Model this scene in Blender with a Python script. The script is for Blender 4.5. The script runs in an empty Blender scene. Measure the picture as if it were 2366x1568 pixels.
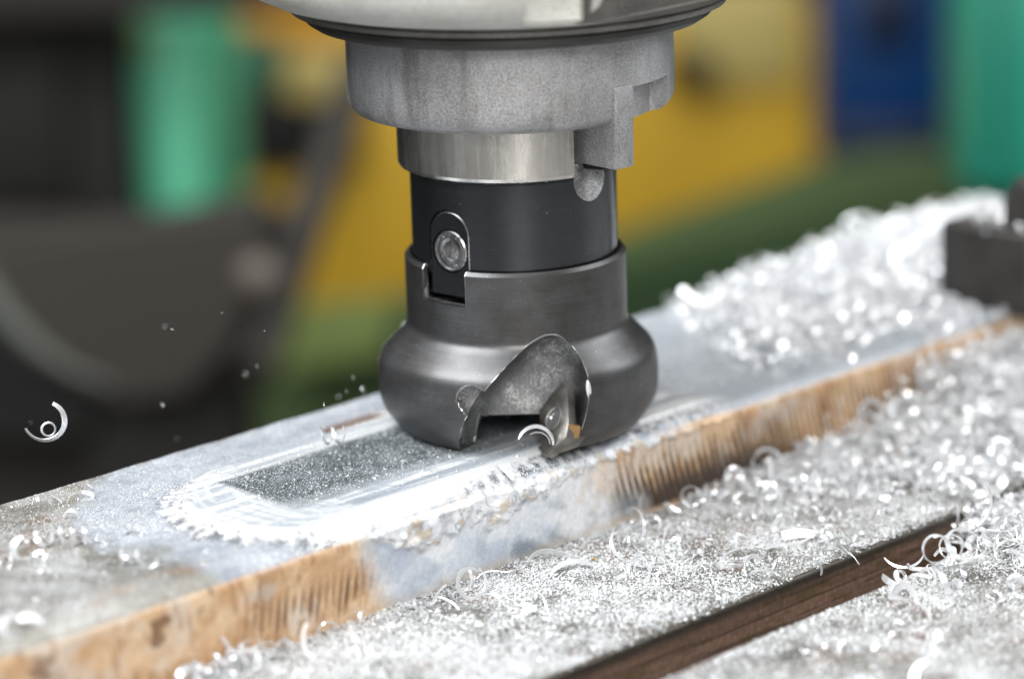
import bpy, bmesh, math, random
import numpy as np
from mathutils import Vector, Matrix, Euler

random.seed(7); np.random.seed(7); RNG = np.random.default_rng(7)
S = 0.001                       # everything below is written in millimetres
sc = bpy.context.scene
COL = sc.collection

# ------------------------------------------------------------------ camera
W_, H_, F_ = 2366.0, 1568.0, 6572.0
AZ = math.radians(46)
def _cam():
    th, ro = math.radians(15.6), math.radians(1.6)
    fh = np.array([math.cos(AZ), math.sin(AZ), 0]); up = np.array([0, 0, 1.])
    f = fh*math.cos(th)-up*math.sin(th)
    r = np.cross(f, up); r /= np.linalg.norm(r); u = np.cross(r, f)
    r2 = r*math.cos(ro)-u*math.sin(ro); u2 = u*math.cos(ro)+r*math.sin(ro)
    d = F_/10.0
    x = (1201-W_/2)/F_*d; y = -(968-H_/2)/F_*d
    return -(f*d+r2*x+u2*y), r2, u2, f
CC, CR, CU, CF = _cam()
cam = bpy.data.objects.new('camera', bpy.data.cameras.new('camera')); COL.objects.link(cam)
cam.data.sensor_width = 36; cam.data.lens = 100
cam.data.clip_start = 0.02; cam.data.clip_end = 60
m = Matrix.Identity(4)
for i in range(3):
    m[i][0] = CR[i]; m[i][1] = CU[i]; m[i][2] = -CF[i]; m[i][3] = CC[i]*S
cam.matrix_world = m
cam.data.dof.use_dof = True
cam.data.dof.focus_distance = 0.616
cam.data.dof.aperture_fstop = 5.8
sc.camera = cam

# ------------------------------------------------------------------ world and lamps
w = bpy.data.worlds.new('World'); sc.world = w; w.use_nodes = True
bg = w.node_tree.nodes['Background']
bg.inputs[0].default_value = (0.93, 0.97, 1.0, 1); bg.inputs[1].default_value = 0.22
def area(name, loc, target, sx, sy, power, colr):
    l = bpy.data.lights.new(name, 'AREA'); l.shape = 'RECTANGLE'
    l.size = sx; l.size_y = sy; l.energy = power; l.color = colr
    o = bpy.data.objects.new(name, l); COL.objects.link(o)
    o.location = loc
    o.rotation_euler = (Vector(target)-Vector(loc)).to_track_quat('-Z', 'Y').to_euler()
    return o
UXv = np.array([math.sin(AZ), -math.cos(AZ), 0.]); URv = np.array([-math.cos(AZ), -math.sin(AZ), 0.])
def fr(a, b, z): return tuple(UXv*a+URv*b+np.array([0, 0, z]))     # metres: right, towards the viewer, up
area('key_softbox', fr(-0.75, 0.35, 1.15), (0, 0, 0), 0.9, 0.9, 38, (0.95, 0.98, 1.0))  # large softbox added out of view, upper left, as the key
area('front_light', fr(0.10, 1.05, 0.66), (0, 0, 0.03), 0.35, 0.5, 10.0, (1.0, 0.98, 0.94))
area('side_light', fr(0.95, -0.2, 0.75), (0, 0, 0.0), 0.5, 0.8, 8, (0.95, 0.98, 1.0))
area('background_light', fr(0.0, -1.0, 2.2), fr(0, -1.6, 0), 2.0, 1.2, 32, (1.0, 0.97, 0.92))  # unseen lamp above, keeps the machinery behind bright
sc.view_settings.view_transform = 'Standard'; sc.view_settings.look = 'None'
sc.view_settings.exposure = 0.0; sc.view_settings.gamma = 1.0
sc.cycles.max_bounces = 6

# ------------------------------------------------------------------ helpers
def tag(o, label=None, cat=None, group=None, kind=None):
    if label: o['label'] = label
    if cat: o['category'] = cat
    if group: o['group'] = group
    if kind: o['kind'] = kind
    return o
def link(name, me, mat=None, parent=None):
    o = bpy.data.objects.new(name, me); COL.objects.link(o)
    if mat is not None:
        me.materials.clear(); me.materials.append(mat)
    if parent is not None: o.parent = parent
    return o
def empty(name, loc=(0, 0, 0)):
    o = bpy.data.objects.new(name, None); COL.objects.link(o)
    o.empty_display_size = 0.01
    o.location = Vector(loc)*S
    return o
def smooth(me, ang=35):
    me.polygons.foreach_set('use_smooth', np.ones(len(me.polygons), bool))
    me.set_sharp_from_angle(angle=math.radians(ang)); return me
def mesh_np(name, V, F, sm=None, origin=(0, 0, 0)):
    """V (n,3) mm, F (m,k) ints"""
    V = (np.asarray(V, np.float64)-np.asarray(origin))*S; F = np.asarray(F, np.int32)
    me = bpy.data.meshes.new(name)
    me.vertices.add(len(V)); me.vertices.foreach_set('co', V.astype(np.float32).ravel())
    k = F.shape[1]
    me.loops.add(F.size); me.loops.foreach_set('vertex_index', F.ravel())
    me.polygons.add(len(F)); me.polygons.foreach_set('loop_start', np.arange(0, F.size, k, dtype=np.int32))
    me.update(calc_edges=True); me.validate()
    if sm: smooth(me, sm)
    return me
def mesh_bm(name, bm, sm=35, origin=(0, 0, 0)):
    bmesh.ops.translate(bm, verts=bm.verts, vec=-Vector(origin))
    bmesh.ops.scale(bm, verts=bm.verts, vec=(S, S, S))
    me = bpy.data.meshes.new(name); bm.to_mesh(me); bm.free()
    if sm: smooth(me, sm)
    return me
def lathe_bm(prof, n=160, closed=True):
    """prof: list of (r,z) in order; closed ring profile"""
    bm = bmesh.new(); rings = []
    for r, z in prof:
        rings.append([bm.verts.new((r*math.cos(2*math.pi*i/n), r*math.sin(2*math.pi*i/n), z)) for i in range(n)])
    k = len(rings)
    for j in range(k if closed else k-1):
        A, B = rings[j], rings[(j+1) % k]
        for i in range(n):
            bm.faces.new((A[i], A[(i+1) % n], B[(i+1) % n], B[i]))
    bmesh.ops.recalc_face_normals(bm, faces=bm.faces)
    return bm
def box_bm(x0, x1, y0, y1, z0, z1, bev=0.0, seg=2, bm=None):
    own = bm is None
    b = bmesh.new()
    bmesh.ops.create_cube(b, size=1)
    for v in b.verts:
        v.co = Vector(((x0+x1)/2+v.co.x*(x1-x0), (y0+y1)/2+v.co.y*(y1-y0), (z0+z1)/2+v.co.z*(z1-z0)))
    if bev > 0:
        bmesh.ops.bevel(b, geom=list(b.edges), offset=bev, segments=seg, affect='EDGES', profile=0.5)
    if own: return b
    t = bpy.data.meshes.new('t'); b.to_mesh(t); bm.from_mesh(t); b.free(); bpy.data.meshes.remove(t); return bm
def prism_bm(loopA, loopB):
    bm = bmesh.new(); A = [bm.verts.new(p) for p in loopA]; B = [bm.verts.new(p) for p in loopB]
    n = len(A)
    bm.faces.new(A); bm.faces.new(B[::-1])
    for i in range(n): bm.faces.new((A[(i+1) % n], A[i], B[i], B[(i+1) % n]))
    bmesh.ops.recalc_face_normals(bm, faces=bm.faces); return bm
def boolean(bm, cutters, op='DIFFERENCE'):
    """returns a new bmesh"""
    me = bpy.data.meshes.new('b'); bm.to_mesh(me); bm.free()
    o = bpy.data.objects.new('b', me); COL.objects.link(o); cs = []
    for c in cutters:
        cm = bpy.data.meshes.new('c'); c.to_mesh(cm); c.free()
        co = bpy.data.objects.new('c', cm); COL.objects.link(co); cs.append(co)
        md = o.modifiers.new('m', 'BOOLEAN'); md.operation = op; md.solver = 'EXACT'; md.object = co
    dg = bpy.context.evaluated_depsgraph_get()
    r = bpy.data.meshes.new_from_object(o.evaluated_get(dg))
    out = bmesh.new(); out.from_mesh(r)
    for x in cs+[o]:
        d = x.data; bpy.data.objects.remove(x); bpy.data.meshes.remove(d)
    bpy.data.meshes.remove(r); return out
def frame_at(phi):
    """matrix: local x = tangential (to the viewer's right), local y = outward, z = up, at azimuth phi right of the view"""
    o = UXv*math.sin(phi)+URv*math.cos(phi); t = UXv*math.cos(phi)-URv*math.sin(phi)
    M = Matrix.Identity(4)
    for i in range(3): M[i][0] = t[i]; M[i][1] = o[i]
    return M
def xf(bm, M):
    bmesh.ops.transform(bm, matrix=M, verts=bm.verts)
    if M.determinant() < 0: bmesh.ops.reverse_faces(bm, faces=bm.faces)
    return bm
FRONT = frame_at(0.0)
def ray(px, py): return CF+CR*(px-W_/2)/F_-CU*(py-H_/2)/F_
def onz(px, py, z):
    d = ray(px, py); return CC+d*((z-CC[2])/d[2])
def atd(px, py, depth): return CC+ray(px, py)*depth

# value noise
def _h(ix, iy, s):
    n = (ix*374761393+iy*668265263+s*974634777) & 0x7fffffff
    n = ((n ^ (n >> 13))*1274126177) & 0x7fffffff
    return ((n ^ (n >> 16)) & 0xffff)/65535.0
def vn(x, y, s=0):
    x = np.asarray(x, float); y = np.asarray(y, float)
    ix = np.floor(x).astype(np.int64); iy = np.floor(y).astype(np.int64)
    fx = x-ix; fy = y-iy; fx = fx*fx*(3-2*fx); fy = fy*fy*(3-2*fy)
    a = _h(ix, iy, s); b = _h(ix+1, iy, s); c = _h(ix, iy+1, s); d = _h(ix+1, iy+1, s)
    return (a*(1-fx)+b*fx)*(1-fy)+(c*(1-fx)+d*fx)*fy
def fbm(x, y, s=0, o=4):
    r = 0; am = 0.5; t = 0
    for i in range(o):
        r = r+am*vn(x*2**i, y*2**i, s+i*17); t += am; am *= 0.5
    return r/t
def ss(a, b, x): 
    t = np.clip((x-a)/(b-a), 0, 1); return t*t*(3-2*t)
def srgb(r, g, b):
    return tuple(((c/255)/12.92 if c/255 <= 0.04045 else ((c/255+0.055)/1.055)**2.4) for c in (r, g, b))

# ------------------------------------------------------------------ materials
def nt(name):
    mt = bpy.data.materials.new(name); mt.use_nodes = True
    t = mt.node_tree; return mt, t, t.nodes['Principled BSDF']
def N(t, typ, **kw):
    n = t.nodes.new(typ)
    for k, v in kw.items():
        if k in n.inputs: n.inputs[k].default_value = v
        else: setattr(n, k, v)
    return n
def obj_coord(t, scale=(1, 1, 1)):
    tc = N(t, 'ShaderNodeTexCoord'); mp = N(t, 'ShaderNodeMapping'); mp.inputs['Scale'].default_value = scale
    t.links.new(tc.outputs['Object'], mp.inputs['Vector']); return mp.outputs[0]
def noise(t, vec, scale, detail=4, rough=0.55):
    n = N(t, 'ShaderNodeTexNoise'); n.inputs['Scale'].default_value = scale
    n.inputs['Detail'].default_value = detail; n.inputs['Roughness'].default_value = rough
    t.links.new(vec, n.inputs['Vector']); return n.outputs['Fac']
def ramp(t, fac, stops):
    r = N(t, 'ShaderNodeValToRGB'); e = r.color_ramp.elements
    while len(e) < len(stops): e.new(0.5)
    for i, (p, c) in enumerate(stops):
        e[i].position = p; e[i].color = (*c, 1) if len(c) == 3 else c
    t.links.new(fac, r.inputs[0]); return r.outputs[0]
def mixc(t, fac, a, b, mode='MIX'):
    mx = N(t, 'ShaderNodeMix'); mx.data_type = 'RGBA'; mx.blend_type = mode
    for inp, v in ((mx.inputs[0], fac), (mx.inputs[6], a), (mx.inputs[7], b)):
        if hasattr(v, 'links') or isinstance(v, bpy.types.NodeSocket): t.links.new(v, inp)
        else: inp.default_value = v if not isinstance(v, tuple) else (*v[:3], 1)
    return mx.outputs[2]
def bump(t, p, h, strength, dist):
    b = N(t, 'ShaderNodeBump'); b.inputs['Strength'].default_value = strength; b.inputs['Distance'].default_value = dist
    t.links.new(h, b.inputs['Height']); t.links.new(b.outputs[0], p.inputs['Normal']); return b
def metal(name, base, dark, rough=(0.3, 0.45), mtl=0.9, scale=(60, 60, 60), brush=None, grain=0.0, grain_scale=900, dust=0.0, bmp=0.25, dscale=1100, stain=0.0):
    """steel with cloudy tint, a lathe-like brush in z, cast grain and specks of bright dust"""
    mt, t, p = nt(name); v = obj_coord(t)
    n1 = noise(t, v, scale[0], 5, 0.6)
    c = mixc(t, ramp(t, n1, [(0.35, (0, 0, 0)), (0.68, (1, 1, 1))]), dark, base)
    bs = 0.18 if brush and brush[2] > 1000 else 0.35
    g = noise(t, v, grain_scale, 3, 0.7)
    if brush:
        vb = obj_coord(t, brush); nb = noise(t, vb, 1.0, 4, 0.7)
        c = mixc(t, bs, c, ramp(t, nb, [(0.3, tuple(x*0.55 for x in dark)), (0.7, tuple(min(1, x*1.45) for x in base))]))
        rr = N(t, 'ShaderNodeMapRange'); rr.inputs[3].default_value = rough[0]; rr.inputs[4].default_value = rough[1]
        t.links.new(nb, rr.inputs[0]); t.links.new(rr.outputs[0], p.inputs['Roughness'])
        bump(t, p, nb, bmp, 0.00006)
    else:
        rr = N(t, 'ShaderNodeMapRange'); rr.inputs[3].default_value = rough[0]; rr.inputs[4].default_value = rough[1]
        t.links.new(n1, rr.inputs[0]); t.links.new(rr.outputs[0], p.inputs['Roughness'])
    if grain > 0:
        c = mixc(t, grain, c, ramp(t, g, [(0.35, tuple(x*0.35 for x in dark)), (0.62, tuple(min(1, x*1.5) for x in base))]))
        bump(t, p, g, 0.7, 0.0003)
    if stain > 0:
        st = noise(t, obj_coord(t, (130, 130, 26)), 1.0, 4, 0.6)
        c = mixc(t, ramp(t, st, [(0.54, (0, 0, 0)), (0.72, (stain,)*3)]), c, (0.13, 0.115, 0.09))
    p.inputs['Metallic'].default_value = mtl
    if dust > 0:
        if True:
            big = noise(t, v, 70, 3, 0.6); sp = noise(t, v, dscale, 2, 0.8)
            ad = N(t, 'ShaderNodeMath', operation='MULTIPLY_ADD'); ad.inputs[1].default_value = (0.55 if dust < 0.6 else 1.05)*dust; t.links.new(big, ad.inputs[0]); t.links.new(sp, ad.inputs[2])
            mm = N(t, 'ShaderNodeMapRange'); mm.inputs[1].default_value = 0.80 if dust < 0.6 else 0.55+0.55*dust; mm.inputs[2].default_value = mm.inputs[1].default_value+0.1; t.links.new(ad.outputs[0], mm.inputs[0])
        else:
            vo = N(t, 'ShaderNodeTexVoronoi'); vo.inputs['Scale'].default_value = dscale
            t.links.new(v, vo.inputs['Vector'])
            big = noise(t, v, 45, 3, 0.6)
            th = N(t, 'ShaderNodeMath', operation='MULTIPLY'); th.inputs[1].default_value = dust
            t.links.new(big, th.inputs[0])
            lt = N(t, 'ShaderNodeMath', operation='LESS_THAN')
            t.links.new(vo.outputs['Distance'], lt.inputs[0]); t.links.new(th.outputs[0], lt.inputs[1])
            sel = N(t, 'ShaderNodeMath', operation='GREATER_THAN'); sel.inputs[1].default_value = 0.55
            sp = N(t, 'ShaderNodeSeparateColor'); t.links.new(vo.outputs['Color'], sp.inputs[0]); t.links.new(sp.outputs[0], sel.inputs[0])
            mm = N(t, 'ShaderNodeMath', operation='MULTIPLY'); t.links.new(lt.outputs[0], mm.inputs[0]); t.links.new(sel.outputs[0], mm.inputs[1])
        c = mixc(t, mm.outputs[0], c, (0.75, 0.75, 0.74))
        inv = N(t, 'ShaderNodeMath', operation='MULTIPLY_ADD'); inv.inputs[1].default_value = -mtl; inv.inputs[2].default_value = mtl
        t.links.new(mm.outputs[0], inv.inputs[0]); t.links.new(inv.outputs[0], p.inputs['Metallic'])
    t.links.new(c, p.inputs['Base Color'])
    return mt
M_cutter = metal('cutter_steel', (0.150, 0.150, 0.156), (0.080, 0.076, 0.071), (0.34, 0.52), 0.92, (70,)*3, brush=(60, 60, 3500), dust=0.36, bmp=0.05, dscale=2600)
M_gullet = metal('gullet_steel', (0.27, 0.27, 0.275), (0.10, 0.10, 0.10), (0.24, 0.42), 0.92, (110,)*3, brush=(1500, 1500, 140), bmp=0.35, grain=0.22, grain_scale=2600, dust=0.85, dscale=3000)
M_arbor = metal('blackened_steel', (0.085, 0.09, 0.10), (0.055, 0.058, 0.064), (0.22, 0.30), 0.9, (30,)*3, brush=(50, 50, 2500), dust=0.33, bmp=0.03, dscale=2600)
M_scoop = metal('sandblasted_steel', (0.34, 0.34, 0.35), (0.14, 0.14, 0.14), (0.35, 0.5), 0.8, (200,)*3, grain=0.8, grain_scale=2800, dust=0.75, dscale=3200)
M_ring = metal('ground_steel', (0.88, 0.84, 0.77), (0.55, 0.52, 0.47), (0.18, 0.34), 1.0, (90,)*3, brush=(420, 420, 25), bmp=0.1)
M_cast = metal('cast_steel', (0.55, 0.55, 0.57), (0.27, 0.265, 0.26), (0.32, 0.5), 0.75, (75,)*3, grain=0.35, grain_scale=2600, dust=0.50, dscale=2400, stain=0.7)
M_pale = metal('pale_casting', (0.72, 0.72, 0.69), (0.54, 0.53, 0.49), (0.4, 0.55), 0.15, (60,)*3, grain=0.10, grain_scale=600)
M_castd = metal('dark_casting', (0.20, 0.19, 0.175), (0.10, 0.095, 0.088), (0.4, 0.6), 0.5, (60,)*3, grain=0.2, grain_scale=1500)  # darker casting for the lip ring and the large flange window
M_dark = metal('dark_seal', (0.07, 0.07, 0.068), (0.035, 0.035, 0.033), (0.3, 0.5), 0.5, (60,)*3)
M_insert = metal('carbide_insert', (0.33, 0.31, 0.285), (0.16, 0.15, 0.135), (0.26, 0.42), 0.85, (260,)*3, dust=0.5, dscale=3500)
M_gold = metal('gold_coated_carbide', (0.62, 0.40, 0.19), (0.48, 0.29, 0.12), (0.25, 0.4), 0.85, (300,)*3)
M_screw = metal('screw_steel', (0.50, 0.50, 0.51), (0.26, 0.26, 0.26), (0.2, 0.34), 0.97, (300,)*3, dust=0.25)
M_edge = metal('bright_edge', (0.75, 0.74, 0.72), (0.5, 0.5, 0.5), (0.25, 0.35), 1.0, (300,)*3)
def chip_mat(name, base, rough, mtl):
    mt, t, p = nt(name)
    v = obj_coord(t); n = noise(t, v, 500, 3)
    c = mixc(t, n, tuple(x*0.8 for x in base), base); t.links.new(c, p.inputs['Base Color'])
    p.inputs['Roughness'].default_value = rough; p.inputs['Metallic'].default_value = mtl
    return mt
M_chip = chip_mat('bright_steel_chip', (0.95, 0.96, 0.98), 0.25, 0.56)
M_chipw = chip_mat('fresh_broken_steel', (0.85, 0.85, 0.84), 0.4, 0.4)
M_grit = chip_mat('steel_grit', (0.90, 0.91, 0.92), 0.3, 0.5)
def attr_mat(name, grain_scale, rough=(0.35, 0.6), mtl=0.2, bstr=0.5, amount=0.5, speck=0.35, vscale=900):
    """colour map from the 'col' attribute (paint, rust, heat tint, painted burr shade) under fine procedural grain and grit specks"""
    mt, t, p = nt(name); v = obj_coord(t)
    a = N(t, 'ShaderNodeAttribute'); a.attribute_name = 'col'
    g = noise(t, v, grain_scale, 5, 0.7)
    c = mixc(t, 1.0, a.outputs['Color'], ramp(t, g, [(0.28, (1-amount,)*3), (0.72, (1+amount*0.4,)*3)]), 'MULTIPLY')
    vo = N(t, 'ShaderNodeTexVoronoi'); vo.inputs['Scale'].default_value = vscale; t.links.new(v, vo.inputs['Vector'])
    b2 = noise(t, v, 60, 3, 0.6)
    th = N(t, 'ShaderNodeMath', operation='MULTIPLY'); t.links.new(b2, th.inputs[0]); t.links.new(a.outputs['Alpha'], th.inputs[1])
    lt = N(t, 'ShaderNodeMath', operation='LESS_THAN'); t.links.new(vo.outputs['Distance'], lt.inputs[0]); t.links.new(th.outputs[0], lt.inputs[1])
    c = mixc(t, lt.outputs[0], c, (0.86, 0.87, 0.89)); t.links.new(c, p.inputs['Base Color'])
    rr = N(t, 'ShaderNodeMapRange'); rr.inputs[3].default_value = rough[0]; rr.inputs[4].default_value = rough[1]
    t.links.new(g, rr.inputs[0]); t.links.new(rr.outputs[0], p.inputs['Roughness'])
    p.inputs['Metallic'].default_value = mtl
    bump(t, p, g, bstr, 0.0002); return mt
M_bar = attr_mat('rusty_heat_tinted_steel', 900, (0.34, 0.6), 0.2, 0.4, 0.22, vscale=2300)
M_table = attr_mat('machine_table_iron', 800, (0.3, 0.55), 0.3, 0.5, 0.45, vscale=1900)
def paint(name, c, rough=0.45, var=0.15):
    mt, t, p = nt(name); v = obj_coord(t); n = noise(t, v, 9, 5, 0.6)
    cc = mixc(t, n, tuple(x*(1-var) for x in c), tuple(min(1, x*(1+var)) for x in c)); t.links.new(cc, p.inputs['Base Color'])
    p.inputs['Roughness'].default_value = rough; return mt

# ================================================================== THE STEEL BAR (real relief, 0.4 mm grid)
def set_col(me, col):
    at = me.color_attributes.new('col', 'FLOAT_COLOR', 'POINT')
    at.data.foreach_set('color', np.ascontiguousarray(col, np.float32).ravel())
def mixa(a, b, f): return a*(1-f[..., None])+b*f[..., None]
X0, X1, YF, YN, ZT, ZB = -250.0, 300.0, 44.6, -26.0, -2.0, -21.0
xs = np.arange(X0, X1+.1, 0.42)
prof = [(YF, ZB), (YF, -14), (YF, -7), (YF, -3.2), (YF-0.3, -1.9), (YF-1.0, -1.15)]
ntop = 170
prof += [(y, ZT) for y in np.linspace(YF-2, YN+4.0, ntop)]
NC = 14
for k in range(1, NC+1):
    an = k/NC*math.pi/2; prof.append((YN+3.6-3.6*math.sin(an), ZT-3.6+3.6*math.cos(an)))
prof += [(YN, z) for z in np.concatenate([np.arange(ZT-3.95, ZT-9, -0.3), np.linspace(ZT-9.2, ZB, 30)])]
prof = np.array(prof); pn = len(prof)
X, J = np.meshgrid(xs, np.arange(pn), indexing='ij')
Y = prof[:, 0][J].copy(); Z = prof[:, 1][J].copy()
istop = (J >= 5) & (J < 6+ntop)
isface = (J >= 6+ntop+NC-3)
vface = np.clip((ZT-3.6-Z)/(-ZB-4.6), 0, 1)      # 0 at the top of the front face, 1 at the table
# outline of the milled weld pad: stadium
cx, ry, yc = -63.5, 26.5, -0.5
dx = np.minimum(X-cx, 0)
Yk = np.where(Y < 0, Y*(1+0.26*ss(-62, -18, X)), Y)
dist = np.sqrt((dx*0.93)**2+(Yk-yc)**2)-ry
ang = np.arctan2(Y-yc, dx-1e-6)
arc = np.where(X < cx, ang*ry, X)
xe = 34+14*fbm(Y/7, Y*0+3, 5)
plat = 1-ss(-0.15, 0.15, dist)
plat *= 1-ss(-9, 9, X-xe)
near = np.clip(-(Y-yc)/ry, 0, 1.3)
left = np.clip((cx-X)/ry, 0, 1)
side = np.clip(np.maximum(near*1.2, left*0.95)-0.35, 0, 1)
fl = 0.5+0.5*np.sin(arc*1.55+3*vn(arc/5, arc*0, 3))
fl2 = fbm(X/1.1, Y/1.1+Z/1.3, 9, 4)
fing = 0.5+0.5*np.sin(arc*1.5+4.0*vn(arc/4, arc*0, 7))
sharp = ss(0.22, 0.62, fing)
reach = 1.7+1.4*vn(arc/2.6, arc*0+1, 4)+4.2*sharp*(0.35+0.65*vn(arc/3, arc*0+2, 8))+0.8*(fl2-.5)
inr = (np.clip(1-dist/reach, 0, 1)**0.45)*(dist > -0.3)
gap_shade = (1-sharp)*ss(0.7, 1.9, dist)*ss(6.5, 4.0, dist)*side*(1-ss(-25, 0, X))*(0.4+0.6*ss(.3, .6, vn(arc/3.7, arc*0, 99)))
flute = 1-(0.9-0.6*ss(-25, 0, X))*(1-sharp)*ss(0.5, 1.7, dist)
fade = (1-ss(-10, 10, X-xe))
rough = inr*(0.12+0.88*side)*flute*(0.85+0.3*(fl2-0.5)*2)*fade
ridge = inr
Zw = Z+np.where(istop, np.clip(rough, 0, 1.02)*(0.0-Z), 0)
Zw = np.where(istop & (dist < 0.2), Z*(1-plat)+0.0*plat, Zw)
# outside the pad the old surface sags slightly and is pitted
Zw += np.where(istop & (dist > 0), (fbm(X/9, Y/9, 21)-0.5)*0.5*ss(0, 10, dist)+(fbm(X/1.5, Y/1.5, 23)-0.5)*0.12, 0)
# milled swirl on the pad
rad = np.hypot(X-0, Y)
Zw += np.where(plat > 0.9, 0.018*np.sin(rad*4.5)+0.03*(fbm(X/5, Y/1.2, 31)-0.5), 0)
# weld toe overlapping the near edge: broken, fluted face
LF = 5+ntop
raise_e = np.clip((Zw-Z)[:, LF:LF+1], 0, 2.2)*ss(-72, -67, X[:, :1])
low = J > LF
Zw = np.where((J > LF-6) & (J <= LF), np.minimum(Zw, Z+raise_e+(LF-J)*0.5), Zw)
Zw = np.where(low, Z+raise_e*np.clip(1-(ZT-Z)/7.5, 0, 1), Zw)
toe = np.clip(np.maximum(ss(-72, -66, X)*(1-ss(20, 46, X)), ss(0.15, 0.9, raise_e)), 0, 1)
edge = isface | (istop & (Y < YN+3.9))
depth_toe = 1-ss(-0.4, 0.9, (ZT-Z)+1.8-(3.4+6.0*vn(X/7, X*0, 41)*(1-ss(-32, 4, X))+2.4*vn(X/1.7, X*0+9, 42)))
Yw = Y.copy()
edge = edge & (J > 60)
tz = ss(3.0, 0.4, Y-YN)
chunk = fbm(X/3.6, Z/2.4, 43, 3)
Yw -= np.where(edge, toe*depth_toe*tz*(0.2+1.0*ss(0.3, 0.65, chunk)+0.28*(fbm(X/0.9, Z/0.9, 44)-.5)+0.5*vn(X/4.5, X*0, 144)), 0)
Yw += np.where(isface, 0.5*(1-toe*depth_toe)*ss(-5, 0, Z-ZT)*0, 0)
# planing grooves down the front face
sl = np.where(X < -40, -0.18, 0.30)
gph = (X+(Z+10)*sl)/2.15
gr = (0.5+0.5*np.sin(gph*2*math.pi+3.4*vn(X/7, Z/26, 51)))*(0.45+0.75*vn(gph+0.5, gph*0+Z/16, 151))
grm = (1-ss(-72, -62, X)*(1-ss(-2, 24, X)))*(0.35+0.65*ss(-135, -110, X))
Yw += np.where(isface, 0.34*gr**2*grm*ss(0.0, 0.25, vface)*(1-0.4*ss(0.7, 1, vface)), 0)
Yw += np.where(isface, (fbm(X/1.6, Z/4, 52)-.5)*0.22, 0)
# elongated hole by the far edge
hx, hy = -22.0, 31.6
hd = np.sqrt((np.clip(np.abs(X-hx)-6.0, 0, None))**2+((Y-hy))**2)
Zw -= np.where(istop, 2.2*(1-ss(3.2, 3.9, hd)), 0)
# ---- surface colours (material, with shade painted in round the burr)
Cs = lambda *a: np.array(srgb(*a))
sh = X.shape+(3,)
n_big = fbm(X/16, Y/16, 61); n_mid = fbm(X/4, Y/4, 62); n_fin = fbm(X/1.0, Y/1.0, 63)
top = mixa(np.broadcast_to(Cs(150, 146, 138), sh), Cs(205, 205, 203), ss(0.35, 0.7, n_mid*0.6+n_big*0.4))
top = mixa(top, Cs(150, 112, 74), 0.75*ss(0.45, 0.6, fbm(X/7, Y/5, 64))*np.exp(-(((X+118)/22)**2+((Y-24)/13)**2)))
top = mixa(top, Cs(190, 150, 108), 0.55*ss(0.4, 0.7, fbm(X/9, Y/3, 65))*np.exp(-((Y+17)/4)**2)*(1-ss(-85, -70, X)))
top = mixa(top, Cs(204, 198, 182), 0.6*np.exp(-((Y+23)/4)**2))
PLACE = 0
blue = ss(0, 3, 24-dist)*ss(0.25, 0.55, n_big+0.35*np.exp(-np.clip(dist, 0, 99)/12))
top = mixa(top, Cs(206, 213, 224), 0.9*blue)
top = mixa(top, Cs(158, 168, 184), 0.5*blue*ss(0.5, 0.7, fbm(X/5, Y/3, 166)))
top = mixa(top, Cs(208, 216, 226), 0.9*ss(30, 50, X))
top = mixa(top, Cs(120, 120, 122), 0.75*ss(0.5, 0.62, fbm(X/7, Y/5, 66))*np.exp(-(((X-95)/28)**2+((Y+2)/12)**2)))
pad = mixa(np.broadcast_to(Cs(196, 203, 212), sh), Cs(250, 251, 252), ss(0.38, 0.6, fbm(X/20, Y/1.1, 67)))
pad = mixa(pad, Cs(250, 251, 252), 0.9*ss(-17, -19, Y)*ss(-85, -75, X))
pad = mixa(pad, Cs(168, 176, 186), 0.8*ss(-17.5, -16.4, Y)*ss(-13.4, -14.4, Y)*ss(-72, -62, X)*ss(.3, .5, fbm(X/6, Y/1, 167)))
pad = mixa(pad, Cs(240, 243, 246), 0.85*ss(0.35, 0.6, fbm((np.hypot(X+62, Y)-20)/1.2, ang*1.2, 168))*(X < -66))
swirl = ss(0.5, 0.62, fbm(rad/1.1, ang*0.6, 68))
pad = mixa(pad, Cs(178, 186, 196), 0.5*swirl*ss(-17, -12, Y)*(Y < 0))
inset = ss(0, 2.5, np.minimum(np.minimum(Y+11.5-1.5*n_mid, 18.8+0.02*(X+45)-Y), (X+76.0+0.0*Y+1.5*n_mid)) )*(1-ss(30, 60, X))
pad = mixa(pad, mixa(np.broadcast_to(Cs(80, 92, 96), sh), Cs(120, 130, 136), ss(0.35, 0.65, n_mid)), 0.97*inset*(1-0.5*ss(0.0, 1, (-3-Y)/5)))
rim = mixa(np.broadcast_to(Cs(240, 242, 245), sh), Cs(150, 152, 158), ss(0.56, 0.72, fl2)*ss(.1, .5, side))

col = top
col = mixa(col, rim, np.clip(ss(0.0, 0.25, ridge)*(0.3+side*1.6), 0, 1)*fade)
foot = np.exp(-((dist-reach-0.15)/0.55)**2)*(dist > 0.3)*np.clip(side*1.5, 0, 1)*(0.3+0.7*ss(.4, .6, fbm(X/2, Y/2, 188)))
col = mixa(col, Cs(78, 68, 60), 0.9*foot*fade)  # brown shadow line painted along the outer foot of the burr
col = mixa(col, Cs(74, 76, 84), 0.95*np.clip(gap_shade, 0, 1)*fade)  # shade painted into the gaps between the burr fingers
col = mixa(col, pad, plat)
col = mixa(col, Cs(168, 128, 92), (1-ss(3.3, 4.1, hd))*istop)
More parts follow.
